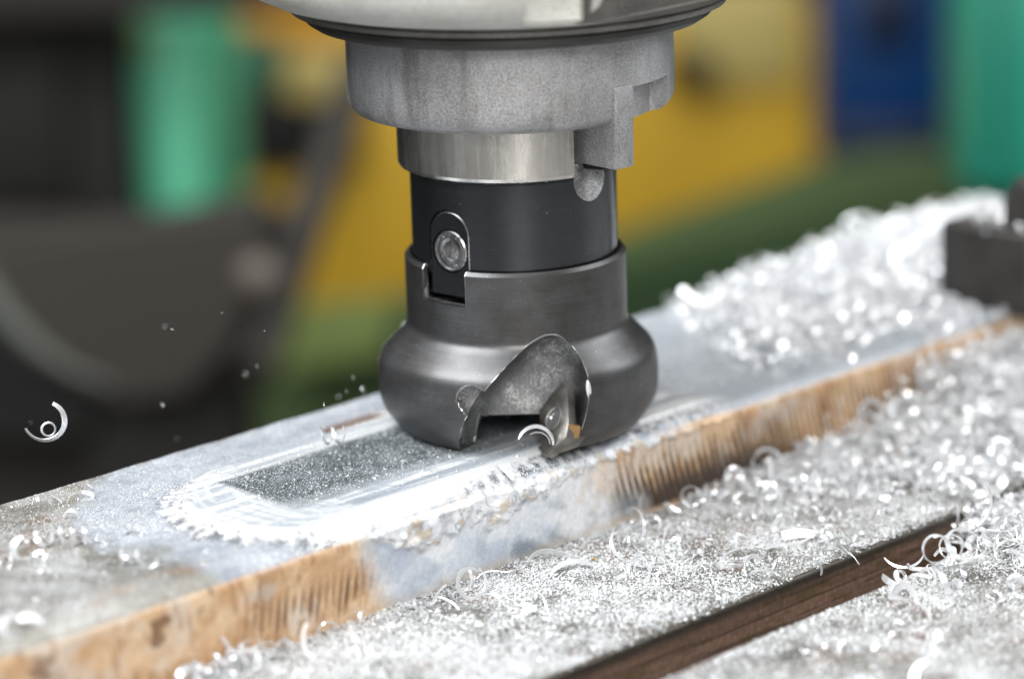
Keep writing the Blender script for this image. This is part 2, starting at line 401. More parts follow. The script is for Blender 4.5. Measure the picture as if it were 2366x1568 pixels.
# front face
tan = mixa(np.broadcast_to(Cs(206, 166, 126), sh), Cs(230, 198, 162), ss(0.3, 0.7, fbm(X/6, Z/5, 71)))
tan = mixa(tan, Cs(222, 214, 204), 0.6*ss(0.52, 0.75, fbm(X/10, Z/8, 171)))
tan = mixa(tan, Cs(168, 122, 80), 0.6*ss(0.55, 0.75, fbm(X/1.2, Z/4.5, 72)))
streak = np.clip(1.25*gr-0.2, 0, 1)*ss(0.15, 0.45, vface)*(1-ss(0.55, 0.8, vface+0.25*(vn(gph, gph*0, 73)-.5)))
sm_ = ss(-112, -92, X)*(1-ss(-64, -60, X))
tan = mixa(tan, Cs(66, 50, 46), 0.85*streak*sm_*ss(0.2, 0.5, fbm(X/5, Z/9, 74)+0.1))
st2 = np.clip(1.3*gr-0.15, 0, 1)*ss(0.02, 0.4, vface+0.2*vn(gph, gph*0, 75))
tan = mixa(tan, Cs(80, 52, 40), 0.95*st2*ss(35, 50, X)*(1-ss(104, 125, X)))
tan = mixa(tan, Cs(110, 72, 40), 0.8*ss(0.62, 0.72, fbm(X/7, Z/7, 76))*(1-ss(-110, -90, X)))
bl = mixa(np.broadcast_to(Cs(238, 240, 243), sh), Cs(206, 213, 223), ss(0.35, 0.65, fbm(X/12+Z/14, Z/9, 77)))
bl = mixa(bl, Cs(112, 126, 138), 0.75*ss(0.4, 0.65, fbm(X/8, Z/7, 78))*ss(0.1, 0.5, vface)*ss(-44, -28, X))
bl = mixa(bl, Cs(172, 184, 202), 0.5*ss(0.5, 0.7, fbm(X/9, Z/6, 178))*(X < -30))
bl = mixa(bl, Cs(200, 180, 156), 0.7*ss(0.75, 1.0, vface+0.2*(n_mid-.5)))
tan2 = mixa(tan, np.broadcast_to(Cs(74, 60, 52), sh), ss(-4, 10, X)*(1-ss(52, 80, X))*ss(0.12, 0.55, vface+0.5*(gr-0.5)+0.25*(fbm(X/2, Z/2, 79)-.5))*(1-ss(0.84, 0.95, vface)))
isblue = ss(-5.0, 4.5, X+71.0-4.5*vface+2.2*(gr-.5)+1.5*(fbm(X, Z, 179)-.5))*(1-ss(-8, 16, X+10*(fbm(X/3, Z/6, 80)-.5)*2-8*(vface-.5)))
fc = mixa(tan2, bl, isblue)
roughtoe = toe*depth_toe
brk = mixa(np.broadcast_to(Cs(238, 240, 243), sh), Cs(140, 142, 148), 0.8*np.exp(-(np.abs(fbm(X/3.2, Z/2.6, 81)-.5)/0.03)**2))
brk = mixa(brk, Cs(176, 180, 188), 0.6*ss(.5, .65, fbm(X/2, Z/2, 181)))
brk = mixa(brk, Cs(205, 186, 158), 0.7*ss(0.62, 0.74, fbm(X/3.2, Z/2.5, 82)))
fc = mixa(fc, brk, np.clip(roughtoe*1.3, 0, 1)*(1-ss(12, 36, X)))
facemix = ss(0.9, 2.3, ZT-Z+0.5*(n_mid-.5))*(J > 100)
col = mixa(col, fc, facemix)
gritf = np.where(J > 100, 0, 0)+0.52
alpha = 0.62*np.ones(X.shape)
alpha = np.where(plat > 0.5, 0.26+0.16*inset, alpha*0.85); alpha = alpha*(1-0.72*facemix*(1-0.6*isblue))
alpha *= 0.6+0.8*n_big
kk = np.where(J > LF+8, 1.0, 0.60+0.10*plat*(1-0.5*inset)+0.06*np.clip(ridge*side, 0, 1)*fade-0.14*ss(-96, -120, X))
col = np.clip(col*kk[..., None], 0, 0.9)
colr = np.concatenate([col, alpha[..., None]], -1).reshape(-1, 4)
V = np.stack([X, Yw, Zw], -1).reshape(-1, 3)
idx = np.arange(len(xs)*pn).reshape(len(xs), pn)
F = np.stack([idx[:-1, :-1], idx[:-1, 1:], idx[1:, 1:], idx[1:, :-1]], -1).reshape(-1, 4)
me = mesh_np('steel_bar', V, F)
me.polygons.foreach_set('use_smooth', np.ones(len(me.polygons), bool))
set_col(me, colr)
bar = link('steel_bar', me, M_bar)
tag(bar, 'thick rusty steel bar with a bluish milled pad on top, lying on the machine table', 'steel bar')
bmb = box_bm(X0+.5, X1-.5, YN+1.5, YF-1.5, ZB+0.1, -5.5)
link('bar_core', mesh_bm('bar_core', bmb, None), M_bar, bar)
set_col(bpy.data.objects['bar_core'].data, np.tile([0.4, 0.3, 0.2, 0], (8, 1)))

# ================================================================== MACHINE TABLE with T-slot
TZ = -21.0; GY0, GY1 = -78.5, -95.0
def strip(name, path, x0, x1, step, colf, dispf=None):
    xs = np.arange(x0, x1+.1, step); path = np.array(path)
    Xg, Jg = np.meshgrid(xs, np.arange(len(path)), indexing='ij')
    Yg = path[:, 0][Jg]; Zg = path[:, 1][Jg]
    if dispf is not None: Zg = Zg+dispf(Xg, Yg, Zg)
    c = colf(Xg, Yg, Zg, Jg)
    id_ = np.arange(Xg.size).reshape(Xg.shape)
    Fg = np.stack([id_[:-1, :-1], id_[:-1, 1:], id_[1:, 1:], id_[1:, :-1]], -1).reshape(-1, 4)
    me = mesh_np(name, np.stack([Xg, Yg, Zg], -1).reshape(-1, 3), Fg)
    me.polygons.foreach_set('use_smooth', np.ones(len(me.polygons), bool))
    set_col(me, c.reshape(-1, 4)); return me
path = [(40, -60), (40, TZ)]+[(y, TZ) for y in np.arange(39, GY0+1.2, -0.8)]
for k in range(0, 6):
    an = k/5*math.pi/2; path.append((GY0+1.1-1.1*math.sin(an), TZ-1.1+1.1*math.cos(an)))
npf = len(path)
path += [(GY0, z) for z in np.linspace(TZ-1.4, TZ-13, 26)]+[(GY0+9, TZ-13.2), (GY0+9, TZ-24), (GY1-9, TZ-24), (GY1-9, TZ-13.2), (GY1, TZ-13), (GY1, TZ-1.2)]
for k in range(0, 6):
    an = k/5*math.pi/2; path.append((GY1-1.1+1.1*math.cos(an), TZ-1.1+1.1*math.sin(an)))
path += [(y, TZ) for y in np.arange(GY1-1.8, -170, -0.8)]+[(y, TZ) for y in np.arange(-170, -460, -6)]+[(-460, -60)]
def tcol(Xg, Yg, Zg, Jg):
    s3 = Xg.shape+(3,)
    c = mixa(np.broadcast_to(Cs(128, 124, 116), s3), Cs(186, 184, 178), ss(0.3, 0.7, fbm(Xg/6, Yg/6, 90)))
    c = mixa(c, Cs(150, 104, 84), 0.5*ss(0.6, 0.75, fbm(Xg/8, Yg/8, 91)))
    wall = (Yg <= GY0+0.8) & (Yg > GY1-0.01)
    wz = (TZ-Zg)/12
    wc = mixa(np.broadcast_to(Cs(124, 100, 86), s3), Cs(146, 116, 100), ss(0.35, 0.65, fbm(Xg/25, Zg/1.2, 92)))
    wc = mixa(wc, Cs(70, 56, 48), 0.7*ss(0.60, 0.68, fbm(Xg/30, Zg/0.5, 93)))
    wc = mixa(wc, Cs(92, 80, 44), 0.5*ss(0.55, 0.7, fbm(Xg/9, Zg/1.5, 94)))
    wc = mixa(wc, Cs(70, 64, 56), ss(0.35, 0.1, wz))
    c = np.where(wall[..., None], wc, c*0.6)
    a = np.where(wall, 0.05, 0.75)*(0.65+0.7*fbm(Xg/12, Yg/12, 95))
    return np.concatenate([c, a[..., None]], -1)
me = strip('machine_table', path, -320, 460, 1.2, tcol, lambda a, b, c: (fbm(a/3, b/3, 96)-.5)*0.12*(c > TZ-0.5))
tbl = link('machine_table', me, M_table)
tag(tbl, 'grey cast iron machine table with a brown T-slot, covered in metal chips', 'machine table')

# ================================================================== SPINDLE
spn = empty('machine_spindle', (0, 0, 75))
tag(spn, 'cast grey spindle nose with wide pale flange hanging above the tool holder', 'spindle')
def add(name, bm, mat, parent, sm=35, mats=None):
    org = np.array(parent.location)/S if parent.type == 'EMPTY' else (0, 0, 0)
    p = parent
    if p.type != 'EMPTY': org = np.array(p['org'])
    me = mesh_bm(name, bm, sm, origin=tuple(org))
    o = link(name, me, mat, parent)
    return o
def sub(name, bm, mat, parent, root, sm=35):
    org = np.array(root.location)/S
    return link(name, mesh_bm(name, bm, sm, origin=tuple(org)), mat, parent)
# nose
pr = [(24, 95), (36.4, 95), (36.6, 84), (36.6, 79)]
for k in range(1, 8):
    an = k/7*math.pi/2; pr.append((33.2+3.4*math.cos(an), 77.6-3.9*math.sin(an)))
pr += [(31, 73.2), (26.6, 73.2), (26.2, 74), (24, 90)]
nose = lathe_bm(pr, 200)
notch = xf(box_bm(-8.6, 7.6, 31.2, 45, 60, 81.8, 0.8), frame_at(math.radians(58)))
groove = xf(box_bm(-4.6, 3.6, 36.1, 45, 60, 84.5, 0.2), frame_at(math.radians(42)))
nose = boolean(nose, [notch])
add('nose_ring', nose, M_cast, spn, 30)
# drive key
kb = box_bm(-2.9, 2.9, 22.5, 37.0, 64.3, 82.6, 0.7, 2)
for v in kb.verts:
    if v.co.z < 66: v.co.y -= (66-v.co.z)*0.2
add('drive_key', xf(kb, frame_at(math.radians(41))), M_cast, spn, 30)
kb = box_bm(-3.0, 3.0, 20, 34.2, 68, 80, 0.6)
add('drive_key', xf(kb, frame_at(math.radians(46+180))), M_cast, spn, 30)
for ang_ in (-30, 215):
    pass
# seal ring and flange
add('seal_ring', lathe_bm([(30, 96.6), (44.5, 96.6), (45.2, 95.8), (45.0, 94.6), (43.2, 93.4), (38, 92.8), (36.8, 92.8), (36.8, 93.4), (30, 93.4)], 200), M_dark, spn)
add('lip_ring', lathe_bm([(36, 98.4), (47.8, 98.4), (48.6, 97.9), (48.3, 96.9), (46.5, 96.62), (36, 96.62)], 200), M_castd, spn)
fl_pr = [(34, 99), (43, 98.5), (47.5, 98.42), (52.5, 99.6), (57.5, 102.0), (60.5, 104.2), (62.0, 106.8), (62.6, 110), (62.6, 132), (34, 132)]
flg = lathe_bm(fl_pr, 220)
# shallow machined windows in the flange face, as on the photograph's right half
wins = [xf(box_bm(-6.8, 6.8, 49.0, 75, 100.2, 122, 0.5), frame_at(math.radians(a))) for a in (9.5, 195)]
wins += [xf(box_bm(-30, 30, 45.0, 75, 98.9, 122, 0.8), frame_at(math.radians(a))) for a in (47,)]
flg = boolean(flg, wins)
fo_ = add('flange', flg, M_pale, spn, 30)
fo_.data.materials.append(M_castd)
for pl in fo_.data.polygons:
    c = Vector(pl.center)/S+Vector((0, 0, 75)); r0 = math.hypot(c.x, c.y); w0 = Vector((UXv[0]*math.sin(math.radians(47))+URv[0]*math.cos(math.radians(47)), UXv[1]*math.sin(math.radians(47))+URv[1]*math.cos(math.radians(47)), 0))
    if c.dot(w0) > 44.4 and c.z < 122.5 and r0 < np.interp(c.z, [98.4, 99.6, 102, 104.2, 106.8, 110], [47.5, 52.5, 57.5, 60.5, 62, 62.6])-0.25: pl.material_index = 1
for a_ in (-62, -20, 88, 140, 190, 240):
    b_ = lathe_bm([(0.01, 0), (3.2, 0), (3.6, 0.4), (3.6, 3), (0.01, 3)], 24, False)
    M_ = frame_at(math.radians(a_)); bmesh.ops.rotate(b_, verts=b_.verts, cent=(0, 0, 0), matrix=Matrix.Rotation(math.radians(-90), 3, 'X'))
    bmesh.ops.translate(b_, verts=b_.verts, vec=(0, 61.2, 118)); add('flange_bolt', xf(b_, M_), M_screw, spn)

# ================================================================== TOOL HOLDER
hol = empty('tool_holder', (0, 0, 40))
tag(hol, 'blackened tool holder with bright steel collar clamped between spindle and cutter', 'tool holder')
rg = lathe_bm([(20, 73.0), (25.9, 73.0), (25.9, 62.2), (25.5, 61.4), (24.6, 60.9), (20, 60.9)], 200)
rg = boolean(rg, [xf(box_bm(-7.6, 11.5, 18.0, 40, 55, 90), frame_at(math.radians(48)))])
add('collar', rg, M_ring, hol, 25)
PHK = math.radians(-39.5)
def stadium(hw, z0, zc, n=14, r=None):
    pts = [(-hw, z0), (hw, z0)]
    for k in range(n+1):
        an = k/n*math.pi; pts.append((hw*math.cos(an), zc+hw*math.sin(an)))
    return pts
def stad_prism(hw, z0, zc, y0, y1):
    p = stadium(hw, z0, zc, 18); return prism_bm([(x, y0, z) for x, z in p], [(x, y1, z) for x, z in p])
ab = lathe_bm([(10, 62), (23.0, 62), (23.3, 60.6)]+[(23.3, z) for z in np.linspace(60, 40, 12)]+[(23.1, 38.9), (22.6, 38.6), (10, 38.6)], 220)
sco = bmesh.new(); bmesh.ops.create_cone(sco, segments=48, radius1=6.6, radius2=4.2, depth=14, cap_ends=True)
bmesh.ops.rotate(sco, verts=sco.verts, cent=(0, 0, 0), matrix=Matrix.Rotation(math.radians(90), 3, 'X'))
bmesh.ops.translate(sco, verts=sco.verts, vec=(0, 24.5, 60.0)); xf(sco, frame_at(math.radians(47)))
ab = boolean(ab, [sco, xf(stad_prism(5.75, 30, 48.3, 19.0, 30), frame_at(PHK))])
arb = add('arbor_body', ab, M_arbor, hol, 30)
arb.data.materials.append(M_scoop)
fo = frame_at(math.radians(47)); oo = Vector((fo[0][1], fo[1][1], 0)); tt = Vector((fo[0][0], fo[1][0], 0))
for pl in arb.data.polygons:
    c = Vector(pl.center)/S+Vector((0, 0, 40)); rr_ = math.hypot(c.x, c.y)
    if c.z > 52.5 and abs(c.dot(tt)) < 7.2 and c.dot(oo) > 0 and rr_ < 23.18 and c.z < 60.9 and c.dot(oo) > 17:
        pl.material_index = 1
# driving dog (rounded key) with its socket screw
dog = boolean(stad_prism(5.3, 34.6, 48.0, 19.2, 22.75), [xf(lathe_bm([(0.01, -3), (4.95, -3), (4.95, 3), (0.01, 3)], 48, True), Matrix.Translation((0, 22.9, 44.6)) @ Matrix.Rotation(math.radians(90), 4, 'X'))])
bmesh.ops.remove_doubles(dog, verts=dog.verts, dist=0.01)
dogo = sub('drive_dog', xf(dog, frame_at(PHK)), M_arbor, hol, hol, 25)
rimb = bmesh.new()
def wire_strip(pts, hw, y0, y1, closed=False):
    pass
# thin bright worn rim around the dog
p1 = stadium(5.55, 34.8, 48.15, 22); p2 = stadium(5.28, 35.0, 48.0, 22)
bmr = bmesh.new(); A1 = [bmr.verts.new((x, 22.50, z)) for x, z in p1]; A2 = [bmr.verts.new((x, 22.72, z)) for x, z in p2]; A3 = [bmr.verts.new((x*0.985, 22.50, z*0.999)) for x, z in p2]
for i in range(1, len(A1)-1+1):
    j = (i+1) % len(A1)
    if i == 0: continue
    bmr.faces.new((A1[i], A1[j], A2[j], A2[i])); bmr.faces.new((A2[i], A2[j], A3[j], A3[i]))
sub('worn_edge', xf(bmr, frame_at(PHK)), M_screw, dogo, hol, 50)
RX = Matrix.Rotation(math.radians(-90), 4, 'X')           # lathe axis z -> +y (outward)
def face_lathe(prof, n, y, z, phi, x=0.0, spin=0.0):
    b = lathe_bm(prof, n, False)
    b.transform(Matrix.Rotation(spin, 4, 'Z'))
    b.transform(Matrix.Translation((x, y, z)) @ RX)
    return xf(b, frame_at(phi))
scr = sub('socket_screw', face_lathe([(4.7, -2.6), (4.7, -0.35), (4.35, 0.0), (4.15, 0.0), (3.95, -0.35), (3.2, -0.28), (2.95, -0.28), (2.75, -0.55)], 60, 22.75, 44.6, PHK), M_screw, hol, hol, 25)
hexb = face_lathe([(2.76, -0.5), (2.45, -0.62), (2.3, -2.4), (0.01, -2.6)], 6, 22.75, 44.6, PHK, spin=0.2)
sub('hex_socket', hexb, M_scoop, scr, hol, 10)
sub('screw_face', face_lathe([(2.95, -0.29), (2.3, -0.45)], 60, 22.75, 44.6, PHK), M_screw, scr, hol, 10)
# embossed marks on the screw head
def glyph(ch, size, y, x, z, rot, phi, mat, parent, root):
    cu = bpy.data.curves.new('mark', 'FONT'); cu.body = ch; cu.size = size; cu.align_x = 'CENTER'; cu.align_y = 'CENTER'; cu.extrude = size*0.05
    o = bpy.data.objects.new('mark', cu); COL.objects.link(o)
    dg = bpy.context.evaluated_depsgraph_get(); mm = bpy.data.meshes.new_from_object(o.evaluated_get(dg))
    bpy.data.objects.remove(o)
    b = bmesh.new(); b.from_mesh(mm); bpy.data.meshes.remove(mm)
    # text: x right, y up, z towards reader -> local frame x right, z up, y outward
    b.transform(Matrix.Rotation(rot, 4, 'Z'))
    R_ = Matrix(((1, 0, 0, x), (0, 0, 1, y), (0, 1, 0, z), (0, 0, 0, 1)))
    b.transform(R_); xf(b, frame_at(phi))
    return sub('raised_mark', b, mat, parent, root, None)
for ch, an, rt in (('8', 62, -28), ('7', 95, 5), ('5', 125, 35), ('M', -68, 12)):
    glyph(ch, 1.05, 22.52, 3.55*math.cos(math.radians(an)), 44.6+3.55*math.sin(math.radians(an)), math.radians(rt), PHK, M_edge, scr, hol)

# ================================================================== MILLING CUTTER
cut = empty('milling_cutter', (0, 0, 0))
tag(cut, 'dark steel face milling cutter with one insert in a slanted gullet, touching the bar', 'milling cutter')
def arcpts(c, r, a0, a1, n): return [(c[0]+r*math.cos(math.radians(a0+(a1-a0)*k/n)), c[1]+r*math.sin(math.radians(a0+(a1-a0)*k/n))) for k in range(n+1)]
def spline(P, n):
    out = []
    for i in range(len(P)-1):
        p0 = P[max(i-1, 0)]; p1 = P[i]; p2 = P[i+1]; p3 = P[min(i+2, len(P)-1)]
        for k in range(n):
            t = k/n; out.append(tuple(0.5*((2*b)+(-a+c)*t+(2*a-5*b+4*c-d)*t*t+(-a+3*b-3*c+d)*t**3) for a, b, c, d in zip(p0, p1, p2, p3)))
    out.append(tuple(P[-1])); return out
cp = [(23.5, 40.2), (23.9, 40.9), (24.5, 40.9), (25.15, 40.1), (25.15, 38), (25.15, 34), (25.15, 30), (25.15, 27)]
cp += spline([(25.15, 25.6), (25.35, 24.5), (26.1, 23.3), (28.2, 21.2), (30.2, 19.2), (31.3, 17.6), (31.85, 15.6), (32.1, 12.8), (32.1, 9.2), (31.7, 6.8), (30.9, 4.9)], 4)
cp += [(30.2, 3.9), (28.2, 1.2), (27.6, 0.75), (23.5, 0.75), (22.6, 1.4), (21.2, 7.0), (10, 7.0), (10, 30), (23.5, 33)]
body = lathe_bm(cp, 240)
def gullet(phi):
    outer = spline([(-16.5, -9), (-14.6, 0), (-12.7, 8), (-10.2, 12.6), (-7.0, 17.0), (-1.6, 22.0), (3.2, 26.2), (7.6, 28.0), (11.8, 26.0), (14.4, 21), (15.5, 15.5), (14.6, 9.5), (13.2, 4), (12.4, -9)], 4)
    inner = spline([(-6.5, -9), (-6.3, 0), (-6.0, 5), (-5.2, 8.5), (-3.2, 11.5), (0.2, 14.6), (3.0, 17.0), (6.2, 18.8), (8.6, 18.4), (10.6, 16.5), (11.6, 13), (11.6, 9), (11.2, 4), (11.0, -9)], 4)
    loops = []
    for k in range(0, 11):
        if k == 0: b, t = 40.0, 0.0
        elif k == 1: b, t = 29.0, 0.0
        else:
            u = (k-1)/9; b = 29.0-10.5*math.sin(u*math.pi/2); t = 1-math.cos(u*math.pi/2)
        loops.append([((1-t)*o[0]+t*i[0], b-0.0*o[1], (1-t)*o[1]+t*i[1]) for o, i in zip(outer, inner)])
    bm = bmesh.new(); R_ = [[bm.verts.new(p) for p in L] for L in loops]; n = len(R_[0])
    bm.faces.new(R_[0]); bm.faces.new(R_[-1][::-1])
    for A, B in zip(R_[:-1], R_[1:]):
        for i in range(n): bm.faces.new((A[(i+1) % n], A[i], B[i], B[(i+1) % n]))
    bmesh.ops.recalc_face_normals(bm, faces=bm.faces)
    return xf(bm, frame_at(phi))
def ell(phi, c, r, rot=0):
    bm = bmesh.new(); bmesh.ops.create_uvsphere(bm, u_segments=32, v_segments=20, radius=1)
    bm.transform(Matrix.Translation(c) @ Matrix.Rotation(rot, 4, 'Y') @ Matrix.Diagonal((*r, 1))); return xf(bm, frame_at(phi))
PH3 = [0, math.radians(122), math.radians(-122)]
slot = xf(box_bm(-6.9, 5.6, 22.3, 40, 33.0, 50, 0.0), frame_at(PHK))
cuts = [slot, xf(box_bm(-6.6, 6.3, 20.5, 40, 33.0, 50, 0.0), frame_at(PHK+math.pi))]
for p_ in PH3:
    cuts.append(gullet(p_)); cuts.append(ell(p_, (-10.2, 31.0, 13.6), (4.6, 4.6, 3.6), 0.5))
body = boolean(body, cuts)
cb = add('cutter_body', body, M_cutter, cut, 32)
cb.data.materials.append(M_gullet)
# faces lying inside the machined pockets get the grainy machined steel
prr = np.array([c for c in cp[:46]]); 
def rout(z):
    zz = [c[1] for c in cp if c[0] > 22]; rr0 = [c[0] for c in cp if c[0] > 22]
    o = np.argsort(zz); return np.interp(z, np.array(zz)[o], np.array(rr0)[o])
for pl in cb.data.polygons:
    c = Vector(pl.center)/S; r0 = math.hypot(c.x, c.y)
    nrm = pl.normal; rad_ = Vector((c.x, c.y, 0)).normalized()
    if 1.0 < c.z < 39 and r0 < rout(c.z)-0.22 and r0 > 12 and not (c.z < 7.2 and r0 < 22.7): pl.material_index = 1
bme = bmesh.new(); bme.from_mesh(cb.data); wb = bmesh.new()
for e in bme.edges:
    if len(e.link_faces) == 2 and e.link_faces[0].material_index != e.link_faces[1].material_index:
        p, q = e.verts[0].co/S, e.verts[1].co/S
        if (q-p).length < 0.02 or min(p.z, q.z) < 1.0: continue
        rw = 0.05+0.16*float(vn(p.x/3+9, p.z/3, 77))**1.5
        t_ = (q-p).normalized(); x_ = t_.cross(Vector((.3, .2, 1))).normalized(); y_ = t_.cross(x_)
        L = [[wb.verts.new(c_+(x_*math.cos(k*math.pi/2)+y_*math.sin(k*math.pi/2))*rw) for k in range(4)] for c_ in (p-t_*.03, q+t_*.03)]
        for k in range(4): wb.faces.new((L[0][k], L[0][(k+1) % 4], L[1][(k+1) % 4], L[1][k]))
bme.free()
sub('worn_edge', wb, M_edge, cut, cut, 60)
# inserts: plane through the tooth, outline read off the photograph
def P3(a, b, z): return UXv*a+URv*b+np.array([0, 0, z])
T0, G0, R0 = P3(6.0, 30.2, 0.0), P3(4.7, 17.5, 9.0), P3(12.6, 30.4, 8.5)
nin = np.cross(R0-T0, G0-T0); nin /= np.linalg.norm(nin)
if nin @ (-CF) < 0: nin = -nin
def onplane(px, py, off=0.0):
    d = ray(px, py); o = T0+nin*off; return CC+d*(((o-CC)@nin)/(d@nin))
def slab(pix, off, th, bev=0.25):
    A = [onplane(x, y, off) for x, y in pix]; B = [p-nin*th for p in A]
    b = prism_bm([tuple(p) for p in A], [tuple(p) for p in B])
    if bev: bmesh.ops.bevel(b, geom=list(b.edges), offset=bev, segments=2, affect='EDGES', profile=0.5)
    return b
face_px = [(1299, 886), (1309, 892), (1314, 971), (1308, 1008), (1259, 1053), (1251, 1046), (1247, 985), (1246, 950), (1248, 936), (1254, 927)]
nv = Vector(nin)
def tooth(phi):
    Rm = Matrix.Rotation(-phi, 4, 'Z') if False else Matrix.Rotation(phi, 4, 'Z')
    ins = sub('cutting_insert', (lambda b: (b.transform(Rm), b)[1])(slab(face_px, 0, 2.3, 0.09)), M_insert, cut, cut, 40)
    ctr = onplane(1281, 966, 0.02)
    Q = nv.to_track_quat('Z', 'Y').to_matrix().to_4x4()
    b = lathe_bm([(3.0, 0.03), (2.95, 0.34), (2.5, 0.42), (2.3, 0.05), (2.05, 0.04), (1.95, 0.3), (1.2, 0.34), (0.95, 0.06), (0.01, 0.05)], 36, False)
    b.transform(Rm @ Matrix.Translation(Vector(ctr)) @ Q @ Matrix.Diagonal((0.92, 0.92, 1, 1)))
    s_ = sub('clamp_screw', b, M_edge, ins, cut, 30)
    no = UXv*math.sin(math.radians(20))+URv*math.cos(math.radians(20))
    def onout(px, py, off): d = ray(px, py); o_ = T0+no*off; return CC+d*(((o_-CC)@no)/(d@no))
    def outslab(pix, off, th, bev):
        A = [onout(x, y, off) for x, y in pix]; B = [q-no*th for q in A]
        bb = prism_bm([tuple(q) for q in A], [tuple(q) for q in B]); bmesh.ops.bevel(bb, geom=list(bb.edges), offset=bev, segments=2, affect='EDGES'); bb.transform(Rm); return bb
    sub('insert_seat', outslab([(1316, 985), (1343, 986), (1360, 990), (1354, 1012), (1336, 1033), (1302, 1045), (1262, 1052), (1308, 1012)], -0.4, 6.0, 0.25), M_insert, cut, cut, 30)
    sub('shim', outslab([(1316, 979), (1343, 985), (1337, 1013), (1309, 1011)], 0.35, 4.0, 0.15), M_gold, cut, cut, 30)
for p_ in (0, math.radians(-122), math.radians(122)): tooth(p_)
sub('chipped_edge', ell(0, (15.3, 27.5, 14.9), (0.6, 0.6, 2.2), -0.1), M_chipw, cut, cut, 60)

# ================================================================== CHIPS
def ribbon(R=2.5, turns=1.0, wd=0.9, th=0.14, pitch=1.2, grow=0.0, seg=18, wob=0.15, taper=0.4, seed=0, crook=0.0, cone=None):
    """closed strip of metal curled round local z; returns verts, quads"""
    r_ = np.random.default_rng(seed)
    cone = r_.uniform(0.0, 1.25) if cone is None else cone
    n = max(6, int(seg*max(turns, 0.4))); t = np.linspace(0, 1, n+1)
    a = t*turns*2*math.pi; ph = r_.uniform(0, 6, 3)
    rr = R*(1+grow*t)*(1+wob*np.sin(a*0.7+ph[0])*0.5+crook*np.sin(5*t+ph[1]))
    zc = pitch*turns*t+crook*R*np.sin(3*t+ph[2])
    cxy = np.stack([rr*np.cos(a), rr*np.sin(a), zc], -1)
    tan_ = np.gradient(cxy, axis=0); tan_ /= np.linalg.norm(tan_, axis=1)[:, None]+1e-9
    rad_ = np.stack([np.cos(a), np.sin(a), 0*a], -1)
    wdv = np.cross(tan_, rad_); wdv /= np.linalg.norm(wdv, axis=1)[:, None]+1e-9
    tilt = cone+0.35*np.sin(a*0.5+ph[1]); wv = wdv*np.cos(tilt)[:, None]+rad_*np.sin(tilt)[:, None]
    nvv = np.cross(tan_, wv)
    pw = wd*0.5*(taper+(1-taper)*np.sin(np.clip(t*1.0, 0.02, 0.98)*math.pi)**0.5)[:, None]
    h = th*0.5
    Vs = np.stack([cxy+wv*pw+nvv*h, cxy-wv*pw+nvv*h, cxy-wv*pw-nvv*h, cxy+wv*pw-nvv*h], 1).reshape(-1, 3)
    i = np.arange(n)[:, None]*4; Fq = []
    for k in range(4): Fq.append(np.concatenate([i+k, i+(k+1) % 4, i+4+(k+1) % 4, i+4+k], 1))
    Fq = np.concatenate(Fq+[np.array([[3, 2, 1, 0]]), np.array([[0, 1, 2, 3]])+4*n])
    return Vs-Vs.mean(0), Fq
def rot_rand(g):
    q = g.normal(size=4); q /= np.linalg.norm(q); w_, x, y, z = q
    return np.array([[1-2*(y*y+z*z), 2*(x*y-z*w_), 2*(x*z+y*w_)], [2*(x*y+z*w_), 1-2*(x*x+z*z), 2*(y*z-x*w_)], [2*(x*z-y*w_), 2*(y*z+x*w_), 1-2*(x*x+y*y)]])
VAR = []
for k in range(60):
    g = np.random.default_rng(100+k); typ = (0, 1, 2, 3, 4, 3, 2, 1, 3, 4)[k % 10]
    if typ == 0: v = ribbon(g.uniform(0.9, 1.8), g.uniform(1.2, 2.4), g.uniform(.7, 1.2), .12, g.uniform(.6, 1.6), 0.1, 12, seed=k)
    elif typ == 1: v = ribbon(g.uniform(1.6, 2.8), g.uniform(.5, 1.1), g.uniform(.8, 1.5), .14, g.uniform(.3, 1.5), 0.2, 14, seed=k)
    elif typ == 2: v = ribbon(g.uniform(2.5, 5.0), g.uniform(.2, .4), g.uniform(.7, 1.3), .14, g.uniform(.3, 2.5), 0.2, 22, seed=k, crook=.2)
    elif typ == 3: v = ribbon(g.uniform(1.5, 5.5), g.uniform(.06, .2), g.uniform(.9, 2.0), .14, g.uniform(.1, .5), 0.1, 40, seed=k, crook=.1)
    else: v = ribbon(g.uniform(1.0, 2.2), g.uniform(.8, 1.8), g.uniform(.25, .5), .12, g.uniform(1, 2.2), 0.4, 14, seed=k, crook=.15)
    VAR.append(v)
def pile(name, pts, scales, mat, label, cat, flat=None, g=RNG):
    VV, FF, off = [], [], 0
    for i, (p, s) in enumerate(zip(pts, scales)):
        v, f = VAR[g.integers(len(VAR))]
        v = (v*s) @ rot_rand(g).T
        if flat: v = v*np.array([1, 1, flat])
        VV.append(v+p); FF.append(f+off); off += len(v)
    o = link(name, mesh_np(name, np.concatenate(VV), np.concatenate(FF), 50), mat)
    return tag(o, label, cat, kind='stuff')
def scatter(n, x0, x1, y0, y1, dens, hf, g=RNG):
    """points in a heap: dens(x,y) 0..1 keep chance, hf(x,y) heap height"""
    x = g.uniform(x0, x1, n); y = g.uniform(y0, y1, n)
    k = g.random(n) < dens(x, y); x = x[k]; y = y[k]
    h = hf(x, y); z = h*g.random(len(x))**0.45
    return np.stack([x, y, z], -1)
